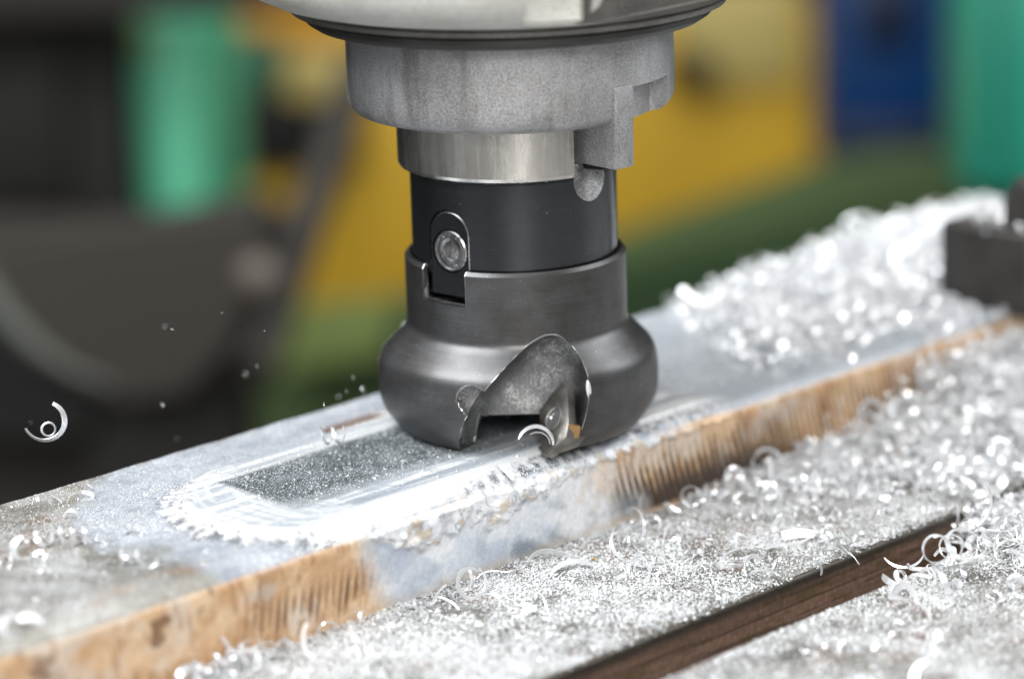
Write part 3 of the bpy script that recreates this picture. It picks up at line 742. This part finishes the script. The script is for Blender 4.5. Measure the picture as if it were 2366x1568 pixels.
# heap on the table in front of the bar, to the right
def h_front(x, y):
    lim = -27
    e = ss(20, 120, x-(y+60)*-0.2)*ss(-80, -58, y+0.05*(x-150))
    return e*(3.0+9.5*ss(60, 190, x)*ss(-62, -30, y))*(0.6+0.8*fbm(x/14, y/14, 201))
def d_front(x, y):
    line = ss(4, 66, x+0.9*(y+30)-12*fbm(x/8, y/8, 202))*(.45+.75*fbm(x/5, y/5, 223))
    return np.clip(line*ss(-79, -60, y+0.16*(x-60)-0), 0, 1)*0.98+0.02*(x > -40)
p = scatter(7800, -20, 290, -78, -26.3, d_front, h_front)
p[:, 2] += TZ+0.7
pile('chip_heap', p, np.exp(RNG.normal(-.12, .38, len(p))), M_chip, 'wide heap of bright curled chips along the table in front of the bar', 'chip heap')
# heap on the far right of the bar
def h_top(x, y):
    return ss(85, 125, x-0.35*(y-10))*ss(-16, 24, y)*(1.2+6.0*ss(100, 160, x)*(0.35+1.0*fbm(x/10, y/10, 203)))
def d_top(x, y): return np.clip(ss(76, 112, x-0.55*(y-20))*np.maximum(ss(-22, 6, y-0.06*(x-120)), 0.8*ss(104, 128, x)*ss(.35, .6, fbm(x/6, y/6, 220))), 0, 1)
p = scatter(4700, 60, 235, -27, 45.5, d_top, h_top); p[:, 2] += ZT+0.6
k = ~((p[:, 0] > 152.5) & (p[:, 1] < -3)); p = p[k]
pile('chip_heap', p, np.clip(np.exp(RNG.normal(-.05, .33, len(p))), .3, 1.5), M_chip, 'heap of bright curled chips on top of the bar beside the dark clamp block', 'chip heap')
# heap in the lower right, beyond the slot
def d_lr(x, y): return np.clip(ss(2, 50, x+0.75*(y+104)-14*(fbm(x/7, y/7, 204)-.5))*(.35+.9*fbm(x/5, y/5, 222)), 0, 1)
def h_lr(x, y): return 5*ss(5, 60, x)*(0.4+fbm(x/9, y/9, 205))
p = scatter(1000, -25, 130, -150, -95.5, d_lr, h_lr); p[:, 2] += TZ+0.7
sp = scatter(260, 92, 160, -31, -26.6, lambda x, y: ss(92, 125, x), lambda x, y: 15+0*x); sp[:, 2] += TZ
pile('spilled_chips', sp, RNG.uniform(.5, 1.1, len(sp)), M_chip, 'chips spilling down over the front edge of the bar at the far right', 'metal chips')
q = scatter(430, 40, 130, -95, -79, lambda x, y: ss(46, 68, x+10*(fbm(x/4, y/4, 221)-.5)), lambda x, y: 11+0*x); q[:, 2] += TZ-10
pile('chip_heap', np.concatenate([p, q]), RNG.uniform(0.7, 1.5, len(p)+len(q)), M_chip, 'heap of loose chip curls spilling over the slot at the lower right', 'chip heap')

def grit(name, pts, size, mat, label, cat, g=RNG, parent=None):
    n = len(pts)
    base = np.array([[1, 1, 1], [1, -1, -1], [-1, 1, -1], [-1, -1, 1]], float)*0.5
    s = size*np.exp(g.normal(0, 0.45, n))
    v = base[None]*s[:, None, None]*g.uniform(0.4, 1.3, (n, 1, 3))
    q = g.normal(size=(n, 4)); q /= np.linalg.norm(q, axis=1)[:, None]; a, b, c, d = q.T
    R_ = np.stack([np.stack([1-2*(c*c+d*d), 2*(b*c-d*a), 2*(b*d+c*a)], -1), np.stack([2*(b*c+d*a), 1-2*(b*b+d*d), 2*(c*d-b*a)], -1), np.stack([2*(b*d-c*a), 2*(c*d+b*a), 1-2*(b*b+c*c)], -1)], 1)
    v = np.einsum('nij,nkj->nki', R_, v)+pts[:, None, :]
    f = np.array([[0, 1, 2], [0, 3, 1], [0, 2, 3], [1, 3, 2]])[None]+4*np.arange(n)[:, None, None]
    o = link(name, mesh_np(name, v.reshape(-1, 3), f.reshape(-1, 3)), mat)
    if parent is not None: o.parent = parent
    return tag(o, label, cat, kind='stuff')
def grit_pts(n, x0, x1, y0, y1, dens, z, zf=None):
    x = RNG.uniform(x0, x1, n); y = RNG.uniform(y0, y1, n); k = RNG.random(n) < dens(x, y)
    x = x[k]; y = y[k]; return np.stack([x, y, (z if zf is None else zf(x, y))+0*x+RNG.uniform(0, 0.15, len(x))], -1)
# table in front
d = lambda x, y: np.clip(0.2+0.85*ss(0.36, 0.62, fbm(x/7, y/7, 210)), 0, 1)*(0.6+0.8*ss(.3, .7, fbm(x/1.8, y/1.8, 310)))*(1-0.75*ss(-74.5, -77.6, y))
p = grit_pts(105000, -150, 230, -79.0, -25.8, d, TZ+0.1)
grit('steel_grit', p, 0.31, M_grit, 'fine bright steel grit spread over the table in front of the bar', 'steel grit')
p = grit_pts(34000, -140, 110, -150, -96.0, lambda x, y: np.clip(0.15+0.7*ss(0.38, 0.62, fbm(x/6, y/6, 211)), 0, 1), TZ+0.1)
grit('steel_grit', p, 0.33, M_grit, 'fine bright steel grit on the table nearer than the slot', 'steel grit')
def dtop(x, y):
    o = np.clip(0.18+0.8*ss(0.4, 0.65, fbm(x/8, y/8, 212)), 0, 1)*(1-0.5*ss(-60, -40, x)*(1-ss(20, 60, x)))
    ins_ = (np.abs(y-7) < 12) & (x > -76) & (x < -18)
    return np.where(ins_, 0, o*0.30*(1-0.75*((x < -60) & (np.abs(y) < 32) & (x > -96))))
p = grit_pts(46000, -190, 170, -21, 45, dtop, 0, lambda x, y: np.where((np.abs(y) < 26) & (x > -88) & (x < 68), 0.05, ZT+0.05))
grit('steel_grit', p, 0.22, M_grit, 'fine bright steel grit sprinkled on top of the bar', 'steel grit')

p = grit_pts(6000, -77, -16, -11.5, 18.5, lambda x, y: np.clip((0.35+0.6*fbm(x/3, y/3, 214))*(1-0.6*ss(-4, -9, y)), 0, 1), 0.04)
grit('steel_grit', p, 0.15, M_grit, 'very fine grit speckling the dark milled patch left of the cutter', 'steel grit')
# ---- single chips one can point at
def axisrot(axis, spin):
    z = np.array(axis, float); z /= np.linalg.norm(z)
    t = np.array([0, 0, 1.]) if abs(z[2]) < 0.9 else np.array([1., 0, 0])
    x = np.cross(t, z); x /= np.linalg.norm(x); y = np.cross(z, x)
    c, s = math.cos(spin), math.sin(spin)
    return np.stack([x*c+y*s, -x*s+y*c, z], 1)
def chip(label, px, py, z=None, depth=None, R=2, turns=1, wd=.9, pitch=1, axis=(0, 1, 0), spin=0, group=None, name='curled_chip', lift=None, sub_=1, **kw):
    """axis given as (right, towards viewer, up)"""
    v, f = ribbon(R, turns, wd, kw.pop('th', .16), pitch, seg=kw.pop('seg', 30), seed=int(px*7+py), **kw)
    A = UXv*axis[0]+URv*axis[1]+np.array([0, 0, axis[2]])
    v = v @ axisrot(A, spin).T
    if depth is not None: c = atd(px, py, depth)
    else:
        h = -v[:, 2].min(); c = onz(px, py, z+h*0.9); 
    o = link(name, mesh_np(name, v, f, 50), M_chip); o.location = Vector(c)*S
    return tag(o, label, 'metal chip', group)
FG = 'single curled chips'
chip('curled metal chip flying through the air against the dark background at far left', 118, 985, depth=622, R=4.4, turns=0.62, wd=1.3, pitch=.6, axis=(0.1, 1, .1), spin=3.5, group=FG, taper=.5, cone=.9)
v_ = chip('small inner loop of chip flying beside the airborne curl at far left', 112, 990, depth=623, R=1.5, turns=1.1, wd=.6, pitch=1.2, axis=(0.3, 1, .3), spin=1.0, group=FG, cone=.8)
chip('small coiled chip thrown up just left of the cutter, above the dark milled patch', 770, 1002, depth=628, R=1.8, turns=2.4, wd=.8, pitch=2.6, axis=(1, .2, .15), group=FG, taper=.6)
chip('thin white chip arching out from the cutting insert', 1243, 1000, depth=627.5, R=3.9, turns=0.46, wd=1.1, pitch=.4, axis=(0.15, 1, 0.3), spin=-0.1, group=FG, taper=.1)
chip('narrow inner strand of the chip leaving the cutting insert', 1252, 1006, depth=628.5, R=3.0, turns=0.34, wd=.45, pitch=.4, axis=(0.2, 1, 0.2), spin=0.0, group=FG, taper=.1)
chip('longest loose coil on the left end of the bar', 178, 1232, z=ZT, R=1.9, turns=3.0, wd=.9, pitch=2.7, axis=(1, .25, .1), group=FG, taper=.6)
chip('twisted chip left of the longest coil at the left picture edge', 100, 1240, z=ZT, R=1.8, turns=1.1, wd=1.1, pitch=2.5, axis=(1, .4, .4), group=FG)
chip('bent chip standing on edge near the left picture border, second from the edge', 45, 1272, z=ZT, R=2.4, turns=.6, wd=1.4, pitch=1.5, axis=(.5, 1, .2), spin=1.5, group=FG)
chip('short three-loop coil nearer the camera on the left end of the bar', 302, 1283, z=ZT, R=1.5, turns=2.7, wd=.9, pitch=1.6, axis=(1, .2, .1), group=FG, taper=.6)
chip('small knotted chip between the two coils on the left end of the bar', 292, 1218, z=ZT, R=.9, turns=1.6, wd=.9, pitch=1.5, axis=(1, .1, .2), group=FG)
chip('thin sliver lying near the far edge at the left end of the bar', 130, 1150, z=ZT, R=6, turns=.14, wd=.7, pitch=1, axis=(.1, .3, 1), spin=1.2, group=FG)
chip('short thick sliver right of the thin one near the far edge of the bar', 205, 1140, z=ZT, R=2.4, turns=.25, wd=1.2, pitch=1, axis=(.1, .3, 1), spin=1.2, group=FG)
chip('forked sliver touching the rounded left end of the milled pad', 425, 1163, z=ZT, R=5, turns=.2, wd=.6, pitch=2, axis=(.2, .5, 1), spin=.8, group=FG, crook=.25)
chip('fat blurred chip at the left picture edge near the bar\'s front edge', 22, 1450, z=ZT-.4, R=2.2, turns=.7, wd=2.0, pitch=1.5, axis=(.6, 1, .4), spin=1.0, group=FG)
chip('flat blurred chip beside the fat one near the bar\'s front edge at left', 75, 1432, z=ZT-.4, R=2.6, turns=.35, wd=2.1, pitch=1.0, axis=(.3, .6, 1), group=FG)
chip('tall wavy chip standing against the tan front face of the bar', 693, 1400, depth=594, R=6.0, turns=.24, wd=.6, pitch=1.5, axis=(.2, 1, 0), spin=-.6, group=FG, crook=.25)
chip('ring-shaped chip at the foot of the tall wavy chip', 690, 1440, depth=594, R=1.7, turns=1.2, wd=.8, pitch=1.0, axis=(.2, 1, .2), group=FG)
chip('long drooping chip on the table below the ring at the tan face', 722, 1500, z=TZ, R=5.5, turns=.35, wd=1.5, pitch=2.0, axis=(.4, 1, .4), spin=2.4, group=FG)
chip('long flat ribbon chip on the table in front of the blue part of the bar', 1275, 1283, z=TZ, R=9.0, turns=.24, wd=1.5, pitch=3.5, axis=(.1, .9, .9), spin=1.0, group=FG, name='ribbon_chip', crook=.12)
chip('broad ribbon chip just below the long flat one', 1318, 1304, z=TZ, R=7.0, turns=.22, wd=2.1, pitch=1.5, axis=(.1, .9, .7), spin=1.0, group=FG, name='ribbon_chip')
chip('thin curl with a hook right of the broad ribbon chip', 1430, 1262, z=TZ, R=3.5, turns=.6, wd=.7, pitch=3.0, axis=(.7, .6, .6), spin=1.0, group=FG)
chip('looped chip touching the bottom of the bar\'s front face, left of the ribbons', 1090, 1345, z=TZ, R=3.3, turns=1.05, wd=1.0, pitch=1.8, axis=(.7, 1, .3), spin=.6, group=FG)
chip('upright hooped chip left of the looped one at the foot of the bar', 1062, 1340, z=TZ, R=3.2, turns=.7, wd=.8, pitch=1.0, axis=(-.6, 1, .1), spin=2.6, group=FG)
chip('straight sliver leaning against the foot of the bar', 1012, 1372, z=TZ, R=7, turns=.13, wd=1.0, pitch=1, axis=(-.3, 1, .2), spin=2.2, group=FG)
chip('flat splinter lying below the leaning sliver', 1040, 1392, z=TZ, R=8, turns=.12, wd=1.1, pitch=1, axis=(.1, .4, 1), spin=1.4, group=FG)
chip('thin wisp of chip right of the looped one along the foot of the bar', 1160, 1318, z=TZ, R=8, turns=.2, wd=.6, pitch=4, axis=(.3, .8, .6), spin=1.1, group=FG, crook=.2)
chip('small round ring chip lying nearest the dark end of the bar\'s rusty face', 1600, 1146, z=TZ, R=2.4, turns=1.15, wd=.9, pitch=.5, axis=(.3, 1, .5), group=FG)
chip('wide arched chip leaning on the bar left of the ring chip', 1500, 1185, z=TZ, R=4.4, turns=.4, wd=1.3, pitch=1.5, axis=(.2, .7, .8), spin=2.4, group=FG)
chip('loose double loop on the front edge of the large chip heap', 1700, 1098, z=TZ, R=2.4, turns=1.5, wd=.8, pitch=1.6, axis=(.5, 1, .4), group=FG)
chip('large faint hoop lying behind the double loop by the rusty face', 1775, 1070, z=TZ, R=3.6, turns=1.1, wd=.9, pitch=1.0, axis=(-.2, 1, .5), group=FG)
chip('flat rectangular white chip on the grit near the slot', 1845, 1233, z=TZ+.6, R=14, turns=.085, wd=2.0, pitch=.2, axis=(.05, 1, .5), spin=1.35, group=FG, name='flat_chip', taper=.9, th=.3)
chip('long thin flake on the grit left of the flat rectangular chip', 1720, 1266, z=TZ+.4, R=10, turns=.14, wd=1.4, pitch=.4, axis=(.05, 1, .7), spin=1.3, group=FG, name='flat_chip')
chip('spoon-shaped flake beside the long thin flake', 1785, 1262, z=TZ+.4, R=4, turns=.14, wd=1.7, pitch=.4, axis=(.05, 1, .7), spin=1.3, group=FG, name='flat_chip')
chip('hooked wisp hanging over the edge of the slot', 1958, 1268, z=TZ, R=5, turns=.26, wd=.5, pitch=2, axis=(-.4, 1, 0), spin=2.8, group=FG, crook=.2)
chip('smaller hooked wisp over the slot edge, left of the longer one', 1890, 1308, z=TZ, R=2.4, turns=.35, wd=.6, pitch=1, axis=(.4, 1, .1), spin=-.4, group=FG)
chip('big arched chip bridging the slot at the right', 2262, 1185, depth=606, R=6.0, turns=.42, wd=1.1, pitch=2.0, axis=(0, 1, .3), spin=-1.9, group=FG, taper=.5)
chip('oval loop chip lying over the slot under the big arch', 2238, 1248, depth=600, R=4.0, turns=1.25, wd=1.0, pitch=2.6, axis=(.2, .8, .9), group=FG, taper=.6)
chip('upright ring chip at the left end of the curls over the slot', 2166, 1262, depth=600, R=3.0, turns=1.3, wd=.8, pitch=2.2, cone=.3, axis=(.3, 1, .1), group=FG, taper=.6)
chip('second ring chip tucked behind the upright one over the slot', 2200, 1262, depth=602, R=2.6, turns=1.1, wd=1.0, pitch=1.8, axis=(-.4, 1, .2), group=FG, taper=.6)
chip('blurred forked chip sticking up in front of the bar\'s tan right end', 1945, 950, depth=690, R=3.5, turns=.4, wd=1.4, pitch=2, axis=(.3, 1, .3), spin=1.9, group=FG)
chip('blurred short chip below the forked one at the tan right end', 1915, 978, depth=688, R=2.2, turns=.4, wd=1.3, pitch=1, axis=(.2, 1, .2), spin=2.2, group=FG)
chip('bright crescent chip hanging from the front of the heap on the bar', 1962, 790, depth=742, R=3.6, turns=.4, wd=1.5, pitch=.8, axis=(.1, 1, .1), spin=-1.4, group=FG)
chip('bright crescent chip lying in the lower right grit', 2125, 1432, z=TZ, R=4.2, turns=.55, wd=1.0, pitch=1.0, axis=(.1, .5, 1), spin=3.9, group=FG)
chip('fat curved chip at the bottom right picture edge', 2140, 1545, z=TZ, R=4.0, turns=.45, wd=1.6, pitch=2.0, axis=(.2, .8, .7), spin=.5, group=FG)
chip('loose arc of chip lying alone at the edge of the lower right heap', 2090, 1300, z=TZ, R=5.0, turns=.35, wd=.6, pitch=1.0, axis=(.1, .8, .8), spin=3.6, group=FG)
g = np.random.default_rng(11); vv = []
for k in range(46):
    px = 1150-abs(g.normal(0, 420)); py = 1000-(1180-px)*g.uniform(-.12, .42)+g.normal(0, 30)
    if px < 0 or (px > 880 and py > 700): continue
    vv.append(atd(px, py, g.uniform(560, 700)))
pile('airborne_crumbs', np.array(vv), g.uniform(.06, .2, len(vv)), M_chip, 'spray of tiny chip crumbs flying off to the left of the cutter', 'metal chips', g=g)
# little pile at the bottom left foot of the bar
g = np.random.default_rng(5)
c0 = onz(520, 1545, TZ); pp = []
for k in range(95):
    t = g.random(); q = onz(430+t*190, 1570-t*70, TZ)+np.array([0, 0, 0]); q[1] -= abs(g.normal(0, 2.2)); q[0] += g.normal(0, 3); q[2] += g.random()**1.5*2.6+.5
    if q[1] < YN-1.0: pp.append(q)
pile('chip_clump', np.array(pp), g.uniform(.6, 1.2, len(pp)), M_chip, 'small clump of chips against the tan face at the bottom left', 'chip heap', g=g)
# scattered small chips on table
pp = []
for k in range(260):
    x = g.uniform(-90, 80); y = g.uniform(-76, -27); pp.append((x, y, TZ+.4))
for k in range(60): pp.append((g.uniform(-60, 40), g.uniform(-130, -97), TZ+.4))
for k in range(70): pp.append((g.uniform(-170, -85), g.uniform(-18, 42), ZT+.3))
pile('loose_chips', np.array(pp), np.clip(np.exp(g.normal(-.7, .45, len(pp))), .2, 1.3), M_chip, 'small chip crumbs strewn thinly over table and bar', 'metal chips', g=g)
bd = bmesh.new(); bmesh.ops.create_icosphere(bd, subdivisions=2, radius=.5)
for v in bd.verts: v.co.z *= .5
bo = link('yellow_speck', mesh_bm('yellow_speck', bd), paint('yellow_flake', srgb(170, 128, 20)))
bo.location = Vector(onz(1373, 1291, TZ+.7))*S; tag(bo, 'tiny round yellow speck lying on the grit below the ribbon chips', 'speck')

# ================================================================== CLAMP BLOCK AND STUD
M_block = metal('dark_clamp_steel', (0.07, 0.064, 0.06), (0.035, 0.032, 0.03), (0.4, 0.6), 0.5, (60,)*3)
ck = empty('clamp_block', (190, -18, ZT)); tag(ck, 'dark steel clamp block resting on the far right end of the bar', 'clamp')
sub('clamp_plate', box_bm(152, 235, -33, -4.5, ZT+0.1, 19.8, 1.4, 3), M_block, ck, ck, 35)
sp_ = onz(2392, 520, 20); sp_ = (sp_[0], sp_[1])
sb = lathe_bm([(0.01, -1), (5.5, -1), (6, 0), (6, 12), (5.2, 13.2), (0.01, 13.4)], 40, False); sb.transform(Matrix.Translation((sp_[0], sp_[1], 19)))
sub('stud', sb, M_block, ck, ck, 35)
nb = bmesh.new(); bmesh.ops.create_cone(nb, segments=6, radius1=9, radius2=9, depth=9, cap_ends=True); bmesh.ops.bevel(nb, geom=list(nb.edges), offset=.8, segments=2, affect='EDGES')
nb.transform(Matrix.Translation((sp_[0], sp_[1], 24.6)))
sub('nut', nb, M_block, ck, ck, 35)
x = RNG.uniform(153, 190, 150); y = RNG.uniform(-31, -6, 150)
pile('loose_chips', np.stack([x, y, 0*x+20.6], -1), RNG.uniform(.5, 1.1, 150), M_chip, 'sprinkle of chips lying on top of the dark clamp block', 'metal chips')

# ================================================================== BACKGROUND
FLOORZ = -900.0
M_floor = paint('workshop_floor', (0.035, 0.032, 0.028), .6); M_wall = paint('workshop_wall', (0.03, 0.027, 0.023), .8)
def sheet(name, pts, mat):
    bm = bmesh.new(); bm.faces.new([bm.verts.new(p) for p in pts]); return link(name, mesh_bm(name, bm, None), mat)
fl_ = sheet('workshop_floor', [(-3000, -3000, FLOORZ), (8000, -3000, FLOORZ), (8000, 8000, FLOORZ), (-3000, 8000, FLOORZ)], M_floor); tag(fl_, kind='structure')
cw = CC+np.array([math.cos(AZ), math.sin(AZ), 0])*4300; hv = UXv*3500
wl = xf(box_bm(-3500, 3500, -4460, -4360, FLOORZ, 2500), FRONT)
wo = link('workshop_wall', mesh_bm('workshop_wall', wl, None), M_wall); tag(wo, kind='structure')
def onb(px, py, depth):
    """where the line of sight meets the upright plane, square to the view in plan, at that distance"""
    b = float(atd(W_/2, H_/2, depth) @ URv); d = ray(px, py); return CC+d*((b-CC @ URv)/(d @ URv))
def frame_box(px0, px1, py0, py1, depth, thick, bev=6, tofloor=False):
    """box seen between those pixels at that distance"""
    L = onb(px0, (py0+py1)/2, depth); R_ = onb(px1, (py0+py1)/2, depth); T = onb((px0+px1)/2, py0, depth); B_ = onb((px0+px1)/2, py1, depth)
    b = T @ URv
    return xf(box_bm(L @ UXv, R_ @ UXv, b-thick, b, B_[2], T[2], bev), FRONT), None
def bgthing(name, label, cat): 
    e_ = empty(name, (0, 0, 0)); return tag(e_, label, cat)
def bpart(e_, name, mat, *a, **k):
    bm, inf = frame_box(*a, **k); return sub(name, bm, mat, e_, e_, 35)
Y_ = paint('yellow_paint', srgb(206, 164, 40), .45); Y2 = paint('pale_yellow_paint', srgb(190, 172, 104), .5)
MT = paint('mint_paint', srgb(112, 214, 172), .4); TL = paint('teal_paint', srgb(44, 150, 124), .4)
BLU = paint('blue_paint', srgb(0, 50, 100), .4); BD = paint('dark_blue_paint', srgb(6, 24, 52), .5)
GR = paint('green_paint', srgb(70, 88, 50), .6); GD = paint('dark_green_paint', srgb(34, 58, 26), .6); GO = paint('olive_green_paint', srgb(112, 126, 68), .6)
BK = paint('black_rubber', (0.004, 0.004, 0.003), .8); GY = paint('grey_paint', srgb(92, 84, 76), .5); GB = paint('brown_black_paint', srgb(27, 25, 20), .7)
GM = paint('dark_grey_paint', srgb(50, 46, 42), .6); GLT = paint('grey_green_paint', srgb(74, 76, 70), .5)
e_ = bgthing('yellow_cabinet', 'large blurred yellow machine cabinet behind the cutter', 'cabinet')
bpart(e_, 'cabinet_body', Y_, 540, 1900, 30, 1500, 2500, 100, bev=10, tofloor=False)
bpart(e_, 'dark_opening', BK, 535, 830, 225, 400, 2480, 30)
bpart(e_, 'pale_panel', Y2, 1560, 1850, -40, 205, 2488, 30)
bpart(e_, 'dark_handle', BK, 1545, 1640, 125, 205, 2440, 30)
bpart(e_, 'orange_panel', paint('orange_paint', srgb(196, 138, 22), .5), 540, 800, 40, 110, 2485, 30)
bpart(e_, 'pale_yellow_panel', Y2, 670, 860, 120, 240, 2480, 30)  # plain panel in the pale yellow paint
e_ = bgthing('green_control_box', 'dark green blurred box on the yellow cabinet beside the mint column', 'box')
bpart(e_, 'box_body', paint('bottle_green_paint', srgb(40, 96, 74), .5), 540, 650, 105, 228, 2300, 60)
e_ = bgthing('mint_column', 'mint green machine column blurred in the left background', 'column')
bpart(e_, 'column_body', MT, 305, 475, 42, 640, 1900, 60, bev=14)
bpart(e_, 'column_side', paint('mint_shade_paint', srgb(84, 176, 136), .4), 475, 556, 45, 640, 1960, 50, bev=10)
bpart(e_, 'name_plate', paint('yellowish_plate', srgb(170, 190, 130), .5), 312, 350, 60, 130, 1890, 10, bev=2)
e_ = bgthing('dark_machine_frame', 'dark brown machine frame filling the upper left background', 'machine')
bpart(e_, 'frame_body', GB, -300, 302, -160, 900, 1850, 100, bev=12)
bpart(e_, 'frame_panel', GB, -200, 150, 60, 470, 1836, 12)
bpart(e_, 'top_beam', GM, -300, 660, -260, 50, 1780, 60, bev=8)
e_ = bgthing('machine_bed', 'dark grey blurred machine bed behind the bar at left', 'machine')
pl_px = [(-300, 520), (250, 545), (640, 470), (660, 580), (585, 840), (585, 1500), (-300, 1500)]
A = [onb(x, y, 1500) for x, y in pl_px]; B = [q+(-URv)*50 for q in A]
b = prism_bm([tuple(q) for q in A], [tuple(q) for q in B]); bmesh.ops.bevel(b, geom=list(b.edges), offset=9, segments=2, affect='EDGES'); sub('bed_body', b, GM, e_, e_)
A = [onb(x, y, 1470) for x, y in [(200, 640), (560, 590), (540, 900), (560, 1500), (200, 1500)]]; B = [q+(-URv)*25 for q in A]
A2 = [onb(x, y, 1450) for x, y in [(-120, 600), (250, 540), (600, 500), (610, 600), (540, 780), (430, 900), (290, 925), (190, 885), (95, 820), (10, 720), (-60, 640)]]; B2 = [q+(-URv)*20 for q in A2]
sub('bed_cover', prism_bm([tuple(q) for q in A2], [tuple(q) for q in B2]), paint('bed_cover_grey', srgb(57, 52, 47), .6), e_, e_)
A2 = [onb(x, y, 1462) for x, y in [(-300, 640), (-60, 660), (95, 850), (230, 930), (200, 1010), (-300, 1010)]]; B2 = [q+(-URv)*15 for q in A2]
sub('dark_recess', prism_bm([tuple(q) for q in A2], [tuple(q) for q in B2]), BK, e_, e_)
sub('door_panel', prism_bm([tuple(q) for q in A], [tuple(q) for q in B]), GB, e_, e_)
def bar_between(p, q, r, n=16):
    p = Vector(p); q = Vector(q); bm = bmesh.new(); bmesh.ops.create_cone(bm, segments=n, radius1=r, radius2=r, depth=(q-p).length, cap_ends=True)
    bm.transform(Matrix.Translation((p+q)/2) @ (q-p).to_track_quat('Z', 'Y').to_matrix().to_4x4()); return bm
e_ = bgthing('support_arm', 'dark grey blurred arm slanting down from the spindle towards the machine bed', 'arm')
sub('arm_tube', bar_between(atd(835, 150, 1650), atd(590, 860, 1450), 11), GM, e_, e_)
sub('arm_knob', (lambda b: (b.transform(Matrix.Translation(Vector(atd(600, 640, 1350)))), b)[1])((lambda b: (bmesh.ops.create_icosphere(b, subdivisions=3, radius=11), b)[1])(bmesh.new())), paint('knob_grey', srgb(92, 84, 76)), e_, e_)
e_ = bgthing('edge_gleam', 'pale grey-green curved guard strip standing in for light on the bed edge, blurred at the left picture edge', 'gleam')
pts = [(-120, 520), (-50, 640), (15, 735), (85, 805), (170, 860), (260, 890)]
for i in range(len(pts)-1):
    pass
sk = bmesh.new()
def tube(pts, r, n=14):
    bm = bmesh.new(); R_ = []
    pts = [Vector(p) for p in pts]
    for i, p in enumerate(pts):
        t = (pts[min(i+1, len(pts)-1)]-pts[max(i-1, 0)]).normalized(); x = t.cross(Vector((0.1, 0.2, 1))).normalized(); y = t.cross(x)
        rr = r if not isinstance(r, (list, tuple)) else r[i]
        R_.append([bm.verts.new(p+(x*math.cos(2*math.pi*k/n)+y*math.sin(2*math.pi*k/n))*rr) for k in range(n)])
    for A, B in zip(R_[:-1], R_[1:]):
        for k in range(n): bm.faces.new((A[k], A[(k+1) % n], B[(k+1) % n], B[k]))
    bm.faces.new(R_[0]); bm.faces.new(R_[-1][::-1]); bmesh.ops.recalc_face_normals(bm, faces=bm.faces); return bm
sk.free()
sub('gleam_tube', tube([atd(x, y, 1250) for x, y in pts], [5, 6, 6, 5, 3, 1.5]), GLT, e_, e_, 60)  # pale tube added as a painted gleam along the bed cover's edge
e_ = bgthing('blue_machine', 'deep blue machine housing blurred in the right background', 'machine')
bpart(e_, 'housing', BLU, 1905, 2260, -160, 400, 2100, 100, bev=12)
bpart(e_, 'dark_window', BD, 1990, 2110, -60, 110, 2088, 14)
bpart(e_, 'lower_panel', BD, 1930, 2200, 280, 395, 2085, 14)
e_ = bgthing('teal_column', 'teal machine column blurred at the right picture edge', 'column')
bpart(e_, 'column_body', TL, 2235, 2600, -160, 455, 1800, 100, bev=12)
bpart(e_, 'column_trim', paint('teal_shade', srgb(30, 120, 104)), 2290, 2320, -100, 460, 1790, 10, bev=2)
e_ = bgthing('green_machine_base', 'green painted machine base blurred behind the bar, below the yellow cabinet', 'machine')
A = [onb(x, y, 1900) for x, y in [(590, 850), (900, 745), (1440, 590), (1900, 430), (2100, 395), (2600, 395), (2600, 1500), (590, 1500)]]; B = [q+(-URv)*70 for q in A]
b = prism_bm([tuple(q) for q in A], [tuple(q) for q in B]); sub('base_body', b, GR, e_, e_)
A = [onb(x, y, 1870) for x, y in [(880, 800), (1440, 640), (1950, 520), (2600, 500), (2600, 1500), (880, 1500)]]; B = [q+(-URv)*24 for q in A]
sub('dark_skirt', prism_bm([tuple(q) for q in A], [tuple(q) for q in B]), GD, e_, e_)
A = [onb(x, y, 1850) for x, y in [(640, 730), (900, 700), (900, 815), (640, 860)]]; B = [q+(-URv)*22 for q in A]
sub('olive_panel', prism_bm([tuple(q) for q in A], [tuple(q) for q in B]), GO, e_, e_)
